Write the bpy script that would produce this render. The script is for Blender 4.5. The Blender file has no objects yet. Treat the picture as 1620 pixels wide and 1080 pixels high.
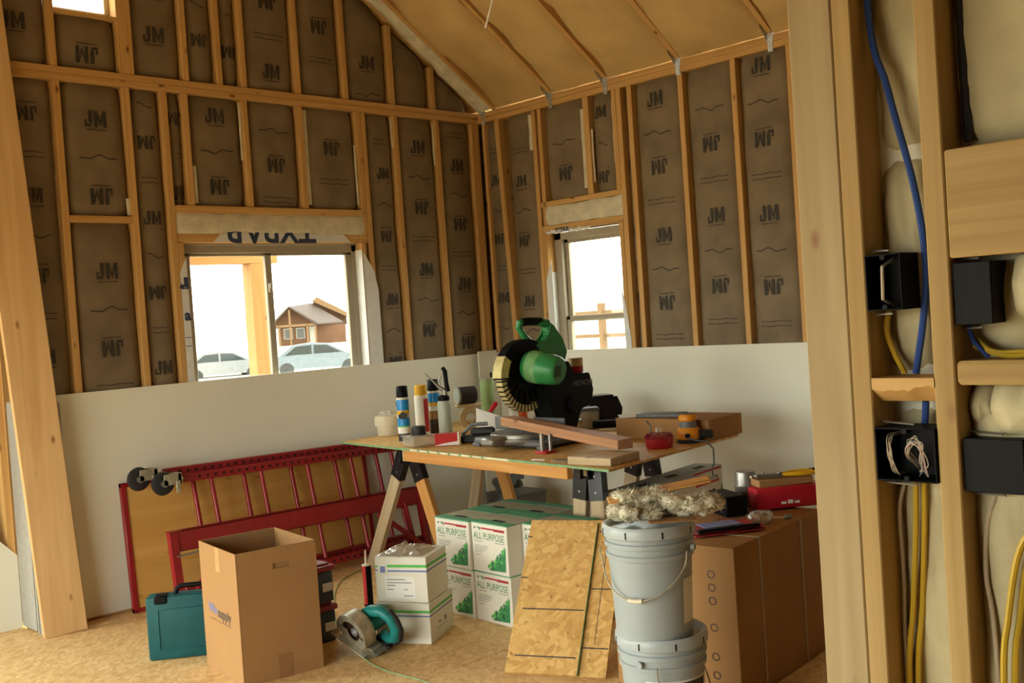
import bpy, bmesh, math, random
from mathutils import Vector, Matrix, noise
import numpy as np

random.seed(7)
S = bpy.context.scene
COL = S.collection
PI = math.pi

# ------------------------------------------------------------------ camera
CAM = Vector((-5.43292, -5.76652, 1.49211))
yaw, pitch, roll = math.radians(44.3588), math.radians(-1.37199), math.radians(-3.81343)
fw = Vector((math.sin(yaw) * math.cos(pitch), math.cos(yaw) * math.cos(pitch), math.sin(pitch)))
rt = Vector((math.cos(yaw), -math.sin(yaw), 0))
up = rt.cross(fw)
rt2 = math.cos(roll) * rt + math.sin(roll) * up
up2 = -math.sin(roll) * rt + math.cos(roll) * up
cd = bpy.data.cameras.new('camera')
cam = bpy.data.objects.new('camera', cd)
COL.objects.link(cam)
cam.matrix_world = Matrix(((rt2.x, up2.x, -fw.x, CAM.x), (rt2.y, up2.y, -fw.y, CAM.y), (rt2.z, up2.z, -fw.z, CAM.z), (0, 0, 0, 1)))
cd.sensor_width = 36
cd.lens = 1685.345 * 36 / 1620
cd.clip_end = 2000
S.camera = cam

# ------------------------------------------------------------------ world, light, exposure
SKY = (0.95, 1.0, 0.89)
SKY_STRENGTH = 9.3
w = bpy.data.worlds.new('overcast_sky')
S.world = w
w.use_nodes = True
bg = w.node_tree.nodes['Background']
bg.inputs[0].default_value = (*SKY, 1)
bg.inputs[1].default_value = SKY_STRENGTH
S.view_settings.view_transform = 'Standard'
S.view_settings.look = 'None'
S.view_settings.gamma = 1
S.view_settings.use_curve_mapping = False
S.view_settings.exposure = 0.0


def portal(loc, rot, sx, sy):
    l = bpy.data.lights.new('window_daylight', 'AREA')
    l.shape = 'RECTANGLE'
    l.size, l.size_y = sx, sy
    l.cycles.is_portal = True
    o = bpy.data.objects.new('window_daylight', l)
    COL.objects.link(o)
    o.location = loc
    o.rotation_euler = rot


# the wide door opening of the side wall that lets the sky in
SIDE_X = -7.0
SIDE_OPEN = (-4.5, -0.6, 0.0, 2.1)      # y0, y1, z0, z1 in the side wall x = SIDE_X
portal((SIDE_X + 0.04, sum(SIDE_OPEN[:2]) / 2, 1.05), (0, -PI / 2, 0), 2.1, 3.9)
portal((-1.77, 0.20, 1.6), (-PI / 2, 0, 0), 1.3, 0.95)
portal((0.20, -0.93, 1.6), (0, PI / 2, 0), 0.95, 0.75)


# ------------------------------------------------------------------ node helpers
def lin(c):
    return tuple(((x / 12.92) if x <= 0.04045 else ((x + 0.055) / 1.055) ** 2.4) for x in c)


def newmat(name):
    m = bpy.data.materials.new(name)
    m.use_nodes = True
    nt = m.node_tree
    return m, nt, nt.nodes['Principled BSDF']


def plain(name, col, rough=0.6, metal=0.0, spec=0.4, var=0.12, scale=9.0, bump=0.0, coat=0.0):
    """A plain surface with a little procedural mottling in its own colour."""
    m, nt, b = newmat(name)
    tc = nt.nodes.new('ShaderNodeTexCoord')
    n = nt.nodes.new('ShaderNodeTexNoise')
    n.inputs['Scale'].default_value = scale
    n.inputs['Detail'].default_value = 4
    nt.links.new(tc.outputs['Object'], n.inputs['Vector'])
    r = nt.nodes.new('ShaderNodeValToRGB')
    r.color_ramp.elements[0].position = 0.3
    r.color_ramp.elements[1].position = 0.7
    r.color_ramp.elements[0].color = (*[max(0, c * (1 - var)) for c in col], 1)
    r.color_ramp.elements[1].color = (*[min(1, c * (1 + var)) for c in col], 1)
    nt.links.new(n.outputs['Fac'], r.inputs['Fac'])
    nt.links.new(r.outputs['Color'], b.inputs['Base Color'])
    b.inputs['Roughness'].default_value = rough
    b.inputs['Metallic'].default_value = metal
    b.inputs['Specular IOR Level'].default_value = spec
    b.inputs['Coat Weight'].default_value = coat
    if bump:
        bp = nt.nodes.new('ShaderNodeBump')
        bp.inputs['Strength'].default_value = bump
        bp.inputs['Distance'].default_value = 0.004
        n2 = nt.nodes.new('ShaderNodeTexNoise')
        n2.inputs['Scale'].default_value = scale * 6
        n2.inputs['Detail'].default_value = 5
        nt.links.new(tc.outputs['Object'], n2.inputs['Vector'])
        nt.links.new(n2.outputs['Fac'], bp.inputs['Height'])
        nt.links.new(bp.outputs['Normal'], b.inputs['Normal'])
    return m


def wood(name, c0, c1, knot, axis='z', rough=0.65, grain=34.0):
    """Sawn softwood: grain bands along one axis, a few knots, each board with its own offset."""
    m, nt, b = newmat(name)
    L = nt.links.new
    tc = nt.nodes.new('ShaderNodeTexCoord')
    oi = nt.nodes.new('ShaderNodeObjectInfo')
    mul = nt.nodes.new('ShaderNodeVectorMath')
    mul.operation = 'MULTIPLY_ADD'
    mul.inputs[1].default_value = (1, 1, 1)
    cx = nt.nodes.new('ShaderNodeCombineXYZ')
    mm = nt.nodes.new('ShaderNodeMath')
    mm.operation = 'MULTIPLY'
    mm.inputs[1].default_value = 37.0
    L(oi.outputs['Random'], mm.inputs[0])
    for i in range(3):
        L(mm.outputs[0], cx.inputs[i])
    L(tc.outputs['Object'], mul.inputs[0])
    L(cx.outputs[0], mul.inputs[2])
    mp = nt.nodes.new('ShaderNodeMapping')
    sc = [grain, grain, grain]
    sc['xyz'.index(axis)] = 1.1
    mp.inputs['Scale'].default_value = sc
    L(mul.outputs[0], mp.inputs['Vector'])
    n = nt.nodes.new('ShaderNodeTexNoise')
    n.inputs['Scale'].default_value = 1.0
    n.inputs['Detail'].default_value = 5
    n.inputs['Distortion'].default_value = 0.6
    L(mp.outputs[0], n.inputs['Vector'])
    r = nt.nodes.new('ShaderNodeValToRGB')
    r.color_ramp.elements[0].position = 0.28
    r.color_ramp.elements[1].position = 0.72
    r.color_ramp.elements[0].color = (*c0, 1)
    r.color_ramp.elements[1].color = (*c1, 1)
    L(n.outputs['Fac'], r.inputs['Fac'])
    # knots
    mp2 = nt.nodes.new('ShaderNodeMapping')
    sc2 = [9.0, 9.0, 9.0]
    sc2['xyz'.index(axis)] = 4.2
    mp2.inputs['Scale'].default_value = sc2
    L(mul.outputs[0], mp2.inputs['Vector'])
    v = nt.nodes.new('ShaderNodeTexVoronoi')
    v.inputs['Scale'].default_value = 1.0
    L(mp2.outputs[0], v.inputs['Vector'])
    r2 = nt.nodes.new('ShaderNodeValToRGB')
    r2.color_ramp.elements[0].position = 0.04
    r2.color_ramp.elements[1].position = 0.12
    r2.color_ramp.elements[0].color = (1, 1, 1, 1)
    r2.color_ramp.elements[1].color = (0, 0, 0, 1)
    L(v.outputs['Distance'], r2.inputs['Fac'])
    mx = nt.nodes.new('ShaderNodeMix')
    mx.data_type = 'RGBA'
    L(r2.outputs['Color'], mx.inputs['Factor'])
    L(r.outputs['Color'], mx.inputs['A'])
    mx.inputs['B'].default_value = (*knot, 1)
    L(mx.outputs['Result'], b.inputs['Base Color'])
    b.inputs['Roughness'].default_value = rough
    b.inputs['Specular IOR Level'].default_value = 0.25
    bp = nt.nodes.new('ShaderNodeBump')
    bp.inputs['Strength'].default_value = 0.15
    bp.inputs['Distance'].default_value = 0.002
    L(n.outputs['Fac'], bp.inputs['Height'])
    L(bp.outputs['Normal'], b.inputs['Normal'])
    return m


def osb(name, tint=(1, 1, 1), scale=1.0, speck=0.6, contrast=1.0):
    """Strand board: overlapping flakes of several tans in random directions."""
    m, nt, b = newmat(name)
    L = nt.links.new
    tc = nt.nodes.new('ShaderNodeTexCoord')
    prev = None
    rots = (0.35, 1.35, 2.45)
    base = [(0.50, 0.32, 0.13), (0.67, 0.47, 0.22), (0.83, 0.64, 0.36)]
    base = [tuple(base[1][k] + (c[k] - base[1][k]) * contrast for k in range(3)) for c in base]
    for i, a in enumerate(rots):
        mp = nt.nodes.new('ShaderNodeMapping')
        mp.inputs['Rotation'].default_value = (0.2 * i, 0.1, a)
        mp.vector_type = 'TEXTURE'
        mp.inputs['Scale'].default_value = (1 / (50 * scale), 1 / (16 * scale), 1 / (40 * scale))
        mp.inputs['Location'].default_value = (i * 3.1, i * 1.7, i)
        L(tc.outputs['Object'], mp.inputs['Vector'])
        v = nt.nodes.new('ShaderNodeTexVoronoi')
        v.inputs['Scale'].default_value = 1.0
        v.inputs['Randomness'].default_value = 1.0
        L(mp.outputs[0], v.inputs['Vector'])
        sep = nt.nodes.new('ShaderNodeSeparateColor')
        L(v.outputs['Color'], sep.inputs[0])
        r = nt.nodes.new('ShaderNodeValToRGB')
        r.color_ramp.elements[0].color = (*[base[0][k] * tint[k] for k in range(3)], 1)
        r.color_ramp.elements[1].color = (*[base[2][k] * tint[k] for k in range(3)], 1)
        e = r.color_ramp.elements.new(0.5)
        e.color = (*[base[1][k] * tint[k] for k in range(3)], 1)
        L(sep.outputs[0], r.inputs['Fac'])
        if prev is None:
            prev = (r.outputs['Color'], v.outputs['Distance'])
        else:
            st = nt.nodes.new('ShaderNodeMath')
            st.operation = 'GREATER_THAN'
            st.inputs[1].default_value = 0.5
            L(sep.outputs[1], st.inputs[0])
            mx = nt.nodes.new('ShaderNodeMix')
            mx.data_type = 'RGBA'
            L(st.outputs[0], mx.inputs['Factor'])
            L(prev[0], mx.inputs['A'])
            L(r.outputs['Color'], mx.inputs['B'])
            prev = (mx.outputs['Result'], v.outputs['Distance'])
    n = nt.nodes.new('ShaderNodeTexNoise')
    n.inputs['Scale'].default_value = 60
    L(tc.outputs['Object'], n.inputs['Vector'])
    n2 = nt.nodes.new('ShaderNodeTexNoise')
    n2.inputs['Scale'].default_value = 5
    n2.inputs['Detail'].default_value = 4
    L(tc.outputs['Object'], n2.inputs['Vector'])
    mx2 = nt.nodes.new('ShaderNodeMix')
    mx2.data_type = 'RGBA'
    mx2.blend_type = 'MIX'
    mx2.inputs['Factor'].default_value = 0.30
    L(prev[0], mx2.inputs['A'])
    r3 = nt.nodes.new('ShaderNodeValToRGB')
    r3.color_ramp.elements[0].position = 0.3
    r3.color_ramp.elements[1].position = 0.7
    r3.color_ramp.elements[0].color = (*[base[0][k] * tint[k] * 1.15 for k in range(3)], 1)
    r3.color_ramp.elements[1].color = (*[base[2][k] * tint[k] for k in range(3)], 1)
    L(n2.outputs['Fac'], r3.inputs['Fac'])
    L(r3.outputs['Color'], mx2.inputs['B'])
    # dark bark specks
    mp4 = nt.nodes.new('ShaderNodeMapping')
    mp4.vector_type = 'TEXTURE'
    mp4.inputs['Scale'].default_value = (1 / (40 * scale), 1 / (16 * scale), 1 / (34 * scale))
    mp4.inputs['Rotation'].default_value = (0, 0, 0.9)
    L(tc.outputs['Object'], mp4.inputs['Vector'])
    n4 = nt.nodes.new('ShaderNodeTexNoise')
    n4.inputs['Scale'].default_value = 1.0
    n4.inputs['Detail'].default_value = 3
    L(mp4.outputs[0], n4.inputs['Vector'])
    r4 = nt.nodes.new('ShaderNodeValToRGB')
    r4.color_ramp.elements[0].position = 0.64
    r4.color_ramp.elements[1].position = 0.74
    r4.color_ramp.elements[0].color = (0, 0, 0, 1)
    r4.color_ramp.elements[1].color = (speck, speck, speck, 1)
    L(n4.outputs['Fac'], r4.inputs['Fac'])
    mx5 = nt.nodes.new('ShaderNodeMix')
    mx5.data_type = 'RGBA'
    L(r4.outputs['Color'], mx5.inputs['Factor'])
    L(mx2.outputs['Result'], mx5.inputs['A'])
    mx5.inputs['B'].default_value = (0.30 * tint[0], 0.13 * tint[1], 0.04 * tint[2], 1)
    L(mx5.outputs['Result'], b.inputs['Base Color'])
    b.inputs['Roughness'].default_value = 0.6
    b.inputs['Specular IOR Level'].default_value = 0.3
    bp = nt.nodes.new('ShaderNodeBump')
    bp.inputs['Strength'].default_value = 0.25
    bp.inputs['Distance'].default_value = 0.003
    L(n.outputs['Fac'], bp.inputs['Height'])
    L(bp.outputs['Normal'], b.inputs['Normal'])
    return m


def glassy(name, tint=(1, 1, 1), gloss=0.08, opacity=0.0, rough=0.02, dirt=(0.8, 0.8, 0.75)):
    """Thin pane: lets light through, reflects a little; opacity adds a milky film."""
    m = bpy.data.materials.new(name)
    m.use_nodes = True
    nt = m.node_tree
    nt.nodes.clear()
    L = nt.links.new
    out = nt.nodes.new('ShaderNodeOutputMaterial')
    tr = nt.nodes.new('ShaderNodeBsdfTransparent')
    tr.inputs[0].default_value = (*tint, 1)
    gl = nt.nodes.new('ShaderNodeBsdfGlossy')
    gl.inputs['Roughness'].default_value = rough
    di = nt.nodes.new('ShaderNodeBsdfDiffuse')
    di.inputs[0].default_value = (*dirt, 1)
    m1 = nt.nodes.new('ShaderNodeMixShader')
    m1.inputs[0].default_value = opacity
    L(tr.outputs[0], m1.inputs[1])
    L(di.outputs[0], m1.inputs[2])
    m2 = nt.nodes.new('ShaderNodeMixShader')
    m2.inputs[0].default_value = gloss
    L(m1.outputs[0], m2.inputs[1])
    L(gl.outputs[0], m2.inputs[2])
    L(m2.outputs[0], out.inputs[0])
    return m


M = {}
M['stud'] = wood('framing_lumber', (0.50, 0.27, 0.085), (0.66, 0.40, 0.15), (0.20, 0.08, 0.03))
M['stud_x'] = wood('framing_lumber_x', (0.50, 0.27, 0.085), (0.66, 0.40, 0.15), (0.20, 0.08, 0.03), 'x')
M['stud_y'] = wood('framing_lumber_y', (0.50, 0.27, 0.085), (0.66, 0.40, 0.15), (0.20, 0.08, 0.03), 'y')
M['pale'] = wood('pale_pine', (0.35, 0.245, 0.118), (0.455, 0.335, 0.175), (0.24, 0.10, 0.05), grain=22)
M['near'] = wood('near_lumber', (0.36, 0.22, 0.075), (0.46, 0.305, 0.12), (0.26, 0.12, 0.05), grain=46)
M['board'] = wood('leaning_board_pine', (0.56, 0.33, 0.13), (0.72, 0.47, 0.23), (0.30, 0.13, 0.05), grain=20)
M['oldwood'] = wood('grey_weathered_lumber', (0.42, 0.30, 0.17), (0.56, 0.43, 0.27), (0.22, 0.13, 0.07))
M['orangewood'] = wood('orange_lumber', (0.50, 0.22, 0.06), (0.66, 0.34, 0.10), (0.2, 0.08, 0.03))
M['redplank'] = wood('red_cedar_plank', (0.36, 0.17, 0.085), (0.48, 0.25, 0.13), (0.16, 0.07, 0.03))
M['ply'] = wood('plywood_face', (0.58, 0.30, 0.07), (0.70, 0.40, 0.12), (0.42, 0.2, 0.05), 'x', grain=12)
M['osb'] = osb('osb_floor', (1.08, 1.01, 0.94), 1.15, 0.45, 0.85)
M['osb2'] = osb('osb_offcut', (0.86, 0.72, 0.48), 1.1, 0.8)
M['osbdark'] = osb('osb_sheathing', (0.6, 0.55, 0.5))
M['kraft'] = plain('kraft_facing', (0.2, 0.147, 0.087), 0.7, var=0.18, scale=5, bump=0.5, spec=0.3)
M['ink'] = plain('kraft_ink', (0.04, 0.033, 0.024), 0.7, var=0.3, scale=60)
M['ink2'] = plain('kraft_fine_print', (0.07, 0.05, 0.032), 0.7, var=0.3, scale=60)
M['wool'] = plain('fiberglass_wool', (0.55, 0.48, 0.3), 0.95, var=0.13, scale=7, bump=0.8, spec=0.05)
M['woolwhite'] = plain('fiberglass_white', (0.66, 0.6, 0.45), 0.95, var=0.15, scale=12, bump=1.0, spec=0.05)
M['ceil'] = plain('ceiling_batt_wool', (0.58, 0.395, 0.165), 0.95, var=0.10, scale=4, bump=0.6, spec=0.05)
M['drywall'] = plain('drywall_paper', (0.8, 0.785, 0.68), 0.85, var=0.02, scale=3, spec=0.15)
M['gypsum'] = plain('drywall_edge', (0.36, 0.345, 0.31), 0.9, var=0.08, scale=30)
M['wrap'] = plain('house_wrap', (0.72, 0.72, 0.70), 0.55, var=0.06, scale=14, bump=0.4)
M['wrapink'] = plain('house_wrap_ink', (0.035, 0.05, 0.11), 0.6)
M['frame'] = plain('window_vinyl', (0.36, 0.31, 0.23), 0.45, var=0.03)
M['red'] = plain('red_powder_coat', (0.29, 0.012, 0.016), 0.35, var=0.12, scale=14, spec=0.5)
M['darkhole'] = plain('dark_recess', (0.012, 0.008, 0.008), 0.9)
M['rubber'] = plain('black_rubber', (0.018, 0.018, 0.02), 0.6, var=0.25, scale=30)
M['black'] = plain('black_plastic', (0.004, 0.004, 0.005), 0.5, var=0.2, scale=25, spec=0.12)
M['gloss'] = plain('glossy_black_plastic', (0.014, 0.014, 0.017), 0.18, var=0.2)
M['grey'] = plain('grey_plastic', (0.13, 0.13, 0.13), 0.5)
M['steel'] = plain('dull_steel', (0.3, 0.29, 0.27), 0.38, metal=0.75, var=0.15, scale=25)
M['zinc'] = plain('zinc_plate', (0.62, 0.66, 0.66), 0.35, metal=0.7, var=0.2, scale=60)
M['brass'] = plain('dusty_guard_metal', (0.62, 0.52, 0.24), 0.42, metal=0.35, var=0.15, scale=30)
M['alu'] = plain('cast_aluminium', (0.42, 0.38, 0.28), 0.42, metal=0.5, var=0.2, scale=30)
M['card'] = plain('cardboard', (0.36, 0.195, 0.08), 0.8, var=0.05, scale=4, spec=0.15)
M['card2'] = plain('cardboard_brown', (0.36, 0.19, 0.075), 0.8, var=0.08, scale=4, spec=0.15)
M['cardin'] = plain('cardboard_inside', (0.33, 0.19, 0.085), 0.85, var=0.08, scale=10, spec=0.1)
M['tape'] = plain('packing_tape', (0.48, 0.29, 0.12), 0.3)
M['tape2'] = plain('dark_packing_tape', (0.28, 0.14, 0.06), 0.3)
M['teal'] = plain('teal_plastic', (0.008, 0.078, 0.083), 0.55, var=0.14, scale=12, spec=0.25)
M['tealbright'] = plain('teal_tool_housing', (0.012, 0.2, 0.19), 0.4, var=0.15, scale=18)
M['green'] = plain('green_tool_housing', (0.03, 0.23, 0.065), 0.35, var=0.15, scale=14)
M['sawdust'] = plain('dusty_green', (0.14, 0.33, 0.12), 0.6, var=0.15, scale=24)
M['brown'] = plain('brown_black_metal', (0.045, 0.022, 0.014), 0.45, var=0.3, scale=25)
M['white'] = plain('white_carton', (0.74, 0.70, 0.60), 0.6, var=0.03, spec=0.25)
M['offwhite'] = plain('cream_plastic', (0.74, 0.66, 0.50), 0.5, var=0.04)
M['cgreen'] = plain('carton_green', (0.10, 0.34, 0.19), 0.6, var=0.06)
M['pgreen'] = plain('print_green', (0.045, 0.22, 0.085), 0.6, var=0.35, scale=45)
M['dgreen'] = plain('print_dark_green', (0.03, 0.16, 0.07), 0.6)
M['lgreen'] = plain('stripe_green', (0.10, 0.48, 0.09), 0.6)
M['pred'] = plain('print_red', (0.42, 0.03, 0.04), 0.6)
M['pblue'] = plain('print_blue', (0.16, 0.20, 0.42), 0.6)
M['pgrey'] = plain('print_grey', (0.2, 0.2, 0.2), 0.7)
M['pblack'] = plain('print_black', (0.04, 0.04, 0.045), 0.7)
M['cyan'] = plain('can_blue', (0.02, 0.25, 0.62), 0.3, var=0.04)
M['yellow'] = plain('yellow_plastic', (0.75, 0.42, 0.015), 0.4, var=0.05)
M['orange'] = plain('orange_plastic', (0.70, 0.25, 0.01), 0.4, var=0.06)
M['ored'] = plain('orange_red_plastic', (0.62, 0.11, 0.02), 0.4)
M['canred'] = plain('can_red', (0.50, 0.03, 0.03), 0.3)
M['bred'] = plain('bright_red_plastic', (0.45, 0.012, 0.025), 0.35, var=0.05)
M['lime'] = plain('pale_green_cup', (0.30, 0.45, 0.19), 0.5, var=0.2, scale=9)
M['canister'] = plain('grey_green_can', (0.40, 0.44, 0.38), 0.4, var=0.06)
M['tan'] = plain('masking_tape', (0.62, 0.47, 0.26), 0.6)
M['bucket'] = plain('grey_bucket_plastic', (0.35, 0.385, 0.39), 0.38, var=0.04, spec=0.45)
M['bucketlid'] = plain('grey_lid_plastic', (0.4, 0.435, 0.44), 0.35, var=0.04, spec=0.45)
M['cartontop'] = plain('carton_top_print', (0.40, 0.43, 0.42), 0.5, var=0.15, scale=6)
M['tuck'] = plain('carton_tuck_grey', (0.40, 0.38, 0.27), 0.7)
M['paper'] = plain('white_paper', (0.80, 0.77, 0.72), 0.7, var=0.03)
M['clear'] = glassy('clear_plastic', (0.95, 0.93, 0.88), 0.1, 0.35, 0.15, (0.62, 0.58, 0.5))
M['film'] = glassy('crinkled_film', (0.92, 0.9, 0.85), 0.25, 0.30, 0.2, (0.5, 0.42, 0.34))
M['redclear'] = glassy('red_tinted_plastic', (0.7, 0.10, 0.12), 0.1, 0.55, 0.1, (0.32, 0.02, 0.04))
M['bin'] = plain('smoky_bin_plastic', (0.030, 0.034, 0.038), 0.3)
M['glass'] = glassy('window_glass', (0.97, 0.985, 0.975), 0.04, 0.02, 0.0, (0.9, 0.9, 0.85))
M['bluecable'] = plain('blue_cable', (0.02, 0.06, 0.26), 0.45)
M['yelcable'] = plain('yellow_cable', (0.52, 0.33, 0.02), 0.45)
M['whitecable'] = plain('white_cable', (0.50, 0.40, 0.28), 0.5)
M['copper'] = plain('wire_pinkish', (0.46, 0.30, 0.26), 0.4)
M['greenpaint'] = plain('green_edge_paint', (0.20, 0.34, 0.16), 0.7, var=0.2, scale=30)
M['edgeprint'] = plain('pale_edge_print', (0.70, 0.66, 0.46), 0.7)
M['strap'] = plain('plastic_strap', (0.42, 0.32, 0.20), 0.4)
M['screws'] = plain('yellow_zinc_screws', (0.50, 0.32, 0.08), 0.5, var=0.5, scale=90, bump=1.0)
# outside
M['dirt'] = plain('dry_ground', (0.42, 0.35, 0.25), 0.95, var=0.15, scale=0.5)
M['hill'] = plain('hazy_hill', (0.13, 0.155, 0.14), 1.0, var=0.05, scale=0.01)
M['housewall'] = plain('house_wall', (0.085, 0.035, 0.014), 0.8, var=0.15, scale=0.8)
M['roofm'] = plain('house_roof', (0.055, 0.035, 0.028), 0.7)
M['housetrim'] = plain('house_timber', (0.13, 0.068, 0.025), 0.7)
M['housewhite'] = plain('house_white_panel', (0.3, 0.28, 0.25), 0.7)
M['houseglass'] = plain('house_window', (0.05, 0.05, 0.05), 0.2)
M['porch'] = wood('porch_timber', (0.32, 0.15, 0.045), (0.42, 0.22, 0.08), (0.14, 0.06, 0.02))
M['porch_x'] = wood('porch_timber_x', (0.32, 0.15, 0.045), (0.42, 0.22, 0.08), (0.14, 0.06, 0.02), 'x')
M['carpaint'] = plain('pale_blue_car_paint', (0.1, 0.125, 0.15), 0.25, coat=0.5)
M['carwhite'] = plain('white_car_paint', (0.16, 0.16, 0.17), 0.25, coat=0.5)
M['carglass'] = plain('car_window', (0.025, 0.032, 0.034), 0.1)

# ------------------------------------------------------------------ text
_TXT = {}


def text_geo(body, size=1.0, bold=0.0):
    k = (body, size, bold)
    if k in _TXT:
        return _TXT[k]
    c = bpy.data.curves.new('t', 'FONT')
    c.body = body
    c.size = size
    c.offset = bold
    c.align_x = 'CENTER'
    c.align_y = 'CENTER'
    c.resolution_u = 3
    o = bpy.data.objects.new('t', c)
    COL.objects.link(o)
    bpy.context.view_layer.update()
    dg = bpy.context.evaluated_depsgraph_get()
    me = bpy.data.meshes.new_from_object(o.evaluated_get(dg))
    v = [tuple(x.co) for x in me.vertices]
    f = [tuple(p.vertices) for p in me.polygons]
    bpy.data.objects.remove(o)
    bpy.data.meshes.remove(me)
    bpy.data.curves.remove(c)
    _TXT[k] = (v, f)
    return v, f


# ------------------------------------------------------------------ mesh builder
class MB:
    def __init__(s):
        s.v, s.f, s.m = [], [], []

    def add(s, verts, faces, mi=0, mat=None):
        n = len(s.v)
        if mat is not None:
            verts = [mat @ Vector(p) for p in verts]
        s.v.extend([tuple(p) for p in verts])
        s.f.extend([tuple(n + i for i in f) for f in faces])
        s.m.extend([mi] * len(faces))
        return s

    def bm(s, b, mi=0, mat=None):
        b.verts.index_update()
        s.add([v.co.copy() for v in b.verts], [[v.index for v in f.verts] for f in b.faces], mi, mat)
        b.free()
        return s

    def box(s, lo, hi, mi=0, bev=0.0, mat=None, seg=1):
        b = bmesh.new()
        bmesh.ops.create_cube(b, size=1)
        c = [(lo[i] + hi[i]) / 2 for i in range(3)]
        d = [abs(hi[i] - lo[i]) for i in range(3)]
        for v in b.verts:
            v.co = Vector((c[i] + v.co[i] * d[i] for i in range(3)))
        if bev > 0:
            bmesh.ops.bevel(b, geom=list(b.edges), offset=min(bev, min(d) * 0.45), segments=seg, profile=0.5, affect='EDGES')
        return s.bm(b, mi, mat)

    def prism(s, poly, a, b, axis='z', mi=0, mat=None):
        """poly: 2D outline (ccw); extruded from a to b along axis."""
        def P(p, h):
            return {'z': (p[0], p[1], h), 'y': (p[0], h, p[1]), 'x': (h, p[0], p[1])}[axis]
        n = len(poly)
        v = [P(p, a) for p in poly] + [P(p, b) for p in poly]
        f = [tuple(range(n - 1, -1, -1)), tuple(range(n, 2 * n))]
        f += [(i, (i + 1) % n, n + (i + 1) % n, n + i) for i in range(n)]
        return s.add(v, f, mi, mat)

    def cyl(s, p0, p1, r0, r1=None, seg=16, mi=0, caps=True, mat=None):
        r1 = r0 if r1 is None else r1
        p0, p1 = Vector(p0), Vector(p1)
        d = (p1 - p0).normalized()
        x = d.orthogonal().normalized()
        y = d.cross(x)
        v = []
        for p, r in ((p0, r0), (p1, r1)):
            for i in range(seg):
                a = 2 * PI * i / seg
                v.append(p + r * (math.cos(a) * x + math.sin(a) * y))
        f = [(i, (i + 1) % seg, seg + (i + 1) % seg, seg + i) for i in range(seg)]
        if caps:
            f += [tuple(range(seg - 1, -1, -1)), tuple(range(seg, 2 * seg))]
        return s.add(v, f, mi, mat)

    def lathe(s, prof, seg=28, mi=0, mat=None, close=False):
        """prof: list of (r, z) spun about z. mi may be a list, one per band."""
        v, n = [], len(prof)
        for r, z in prof:
            for i in range(seg):
                a = 2 * PI * i / seg
                v.append((r * math.cos(a), r * math.sin(a), z))
        for j in range(n - 1):
            fs = [(j * seg + i, j * seg + (i + 1) % seg, (j + 1) * seg + (i + 1) % seg, (j + 1) * seg + i) for i in range(seg)]
            k = mi[j] if isinstance(mi, (list, tuple)) else mi
            base = len(s.v) if j == 0 else base
            if j == 0:
                vv = [mat @ Vector(p) for p in v] if mat is not None else v
                s.v.extend([tuple(p) for p in vv])
            s.f.extend([tuple(base + q for q in f) for f in fs])
            s.m.extend([k] * len(fs))
        return s

    def tube(s, pts, r, seg=8, mi=0, mat=None):
        pts = [Vector(p) for p in pts]
        v, prev = [], None
        for i, p in enumerate(pts):
            d = (pts[min(i + 1, len(pts) - 1)] - pts[max(i - 1, 0)]).normalized()
            x = d.orthogonal().normalized() if prev is None else (prev - d * prev.dot(d)).normalized()
            prev = x
            y = d.cross(x)
            rr = r[i] if isinstance(r, (list, tuple)) else r
            for k in range(seg):
                a = 2 * PI * k / seg
                v.append(p + rr * (math.cos(a) * x + math.sin(a) * y))
        f = []
        for i in range(len(pts) - 1):
            for k in range(seg):
                f.append((i * seg + k, i * seg + (k + 1) % seg, (i + 1) * seg + (k + 1) % seg, (i + 1) * seg + k))
        f += [tuple(range(seg - 1, -1, -1)), tuple(range((len(pts) - 1) * seg, len(pts) * seg))]
        return s.add(v, f, mi, mat)

    def text(s, body, size, mat, mi=0, bold=0.0, sx=1.0):
        v, f = text_geo(body, size, bold)
        return s.add([(p[0] * sx, p[1], p[2]) for p in v], f, mi, mat)

    def blob(s, c, r, sub=3, amp=0.25, freq=6.0, mi=0, seed=0.0):
        b = bmesh.new()
        bmesh.ops.create_icosphere(b, subdivisions=sub, radius=1)
        for v in b.verts:
            d = v.co.normalized()
            q = Vector((d.x * r[0], d.y * r[1], d.z * r[2]))
            k = 1 + amp * noise.fractal((q + Vector((seed, seed * 2, 0))) * freq, 1.0, 2.0, 4)
            v.co = Vector(c) + q * k
        return s.bm(b, mi)

    def build(s, name, mats, parent=None, smooth=True, mat=None, angle=0.7):
        me = bpy.data.meshes.new(name)
        me.from_pydata(s.v, [], s.f)
        for m in (mats if isinstance(mats, (list, tuple)) else [mats]):
            me.materials.append(M[m] if isinstance(m, str) else m)
        me.polygons.foreach_set('material_index', s.m)
        me.update()
        if smooth:
            me.polygons.foreach_set('use_smooth', [True] * len(me.polygons))
            me.set_sharp_from_angle(angle=angle)
        return link(name, me, parent, mat)


def link(name, me, parent=None, mat=None):
    o = bpy.data.objects.new(name, me)
    COL.objects.link(o)
    if parent is not None:
        o.parent = parent
    if mat is not None:
        o.matrix_local = mat
    return o


def tag(o, label=None, cat=None, group=None, kind=None):
    if label:
        o['label'] = label
    if cat:
        o['category'] = cat
    if group:
        o['group'] = group
    if kind:
        o['kind'] = kind
    return o


def thing(name, label, cat, loc=(0, 0, 0), rz=0.0, group=None):
    o = bpy.data.objects.new(name, None)
    o.empty_display_size = 0.05
    COL.objects.link(o)
    o.location = loc
    o.rotation_euler = (0, 0, rz)
    return tag(o, label, cat, group)


def place(o, loc, rz=0.0):
    o.location = loc
    o.rotation_euler = (0, 0, rz)
    return o


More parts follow.
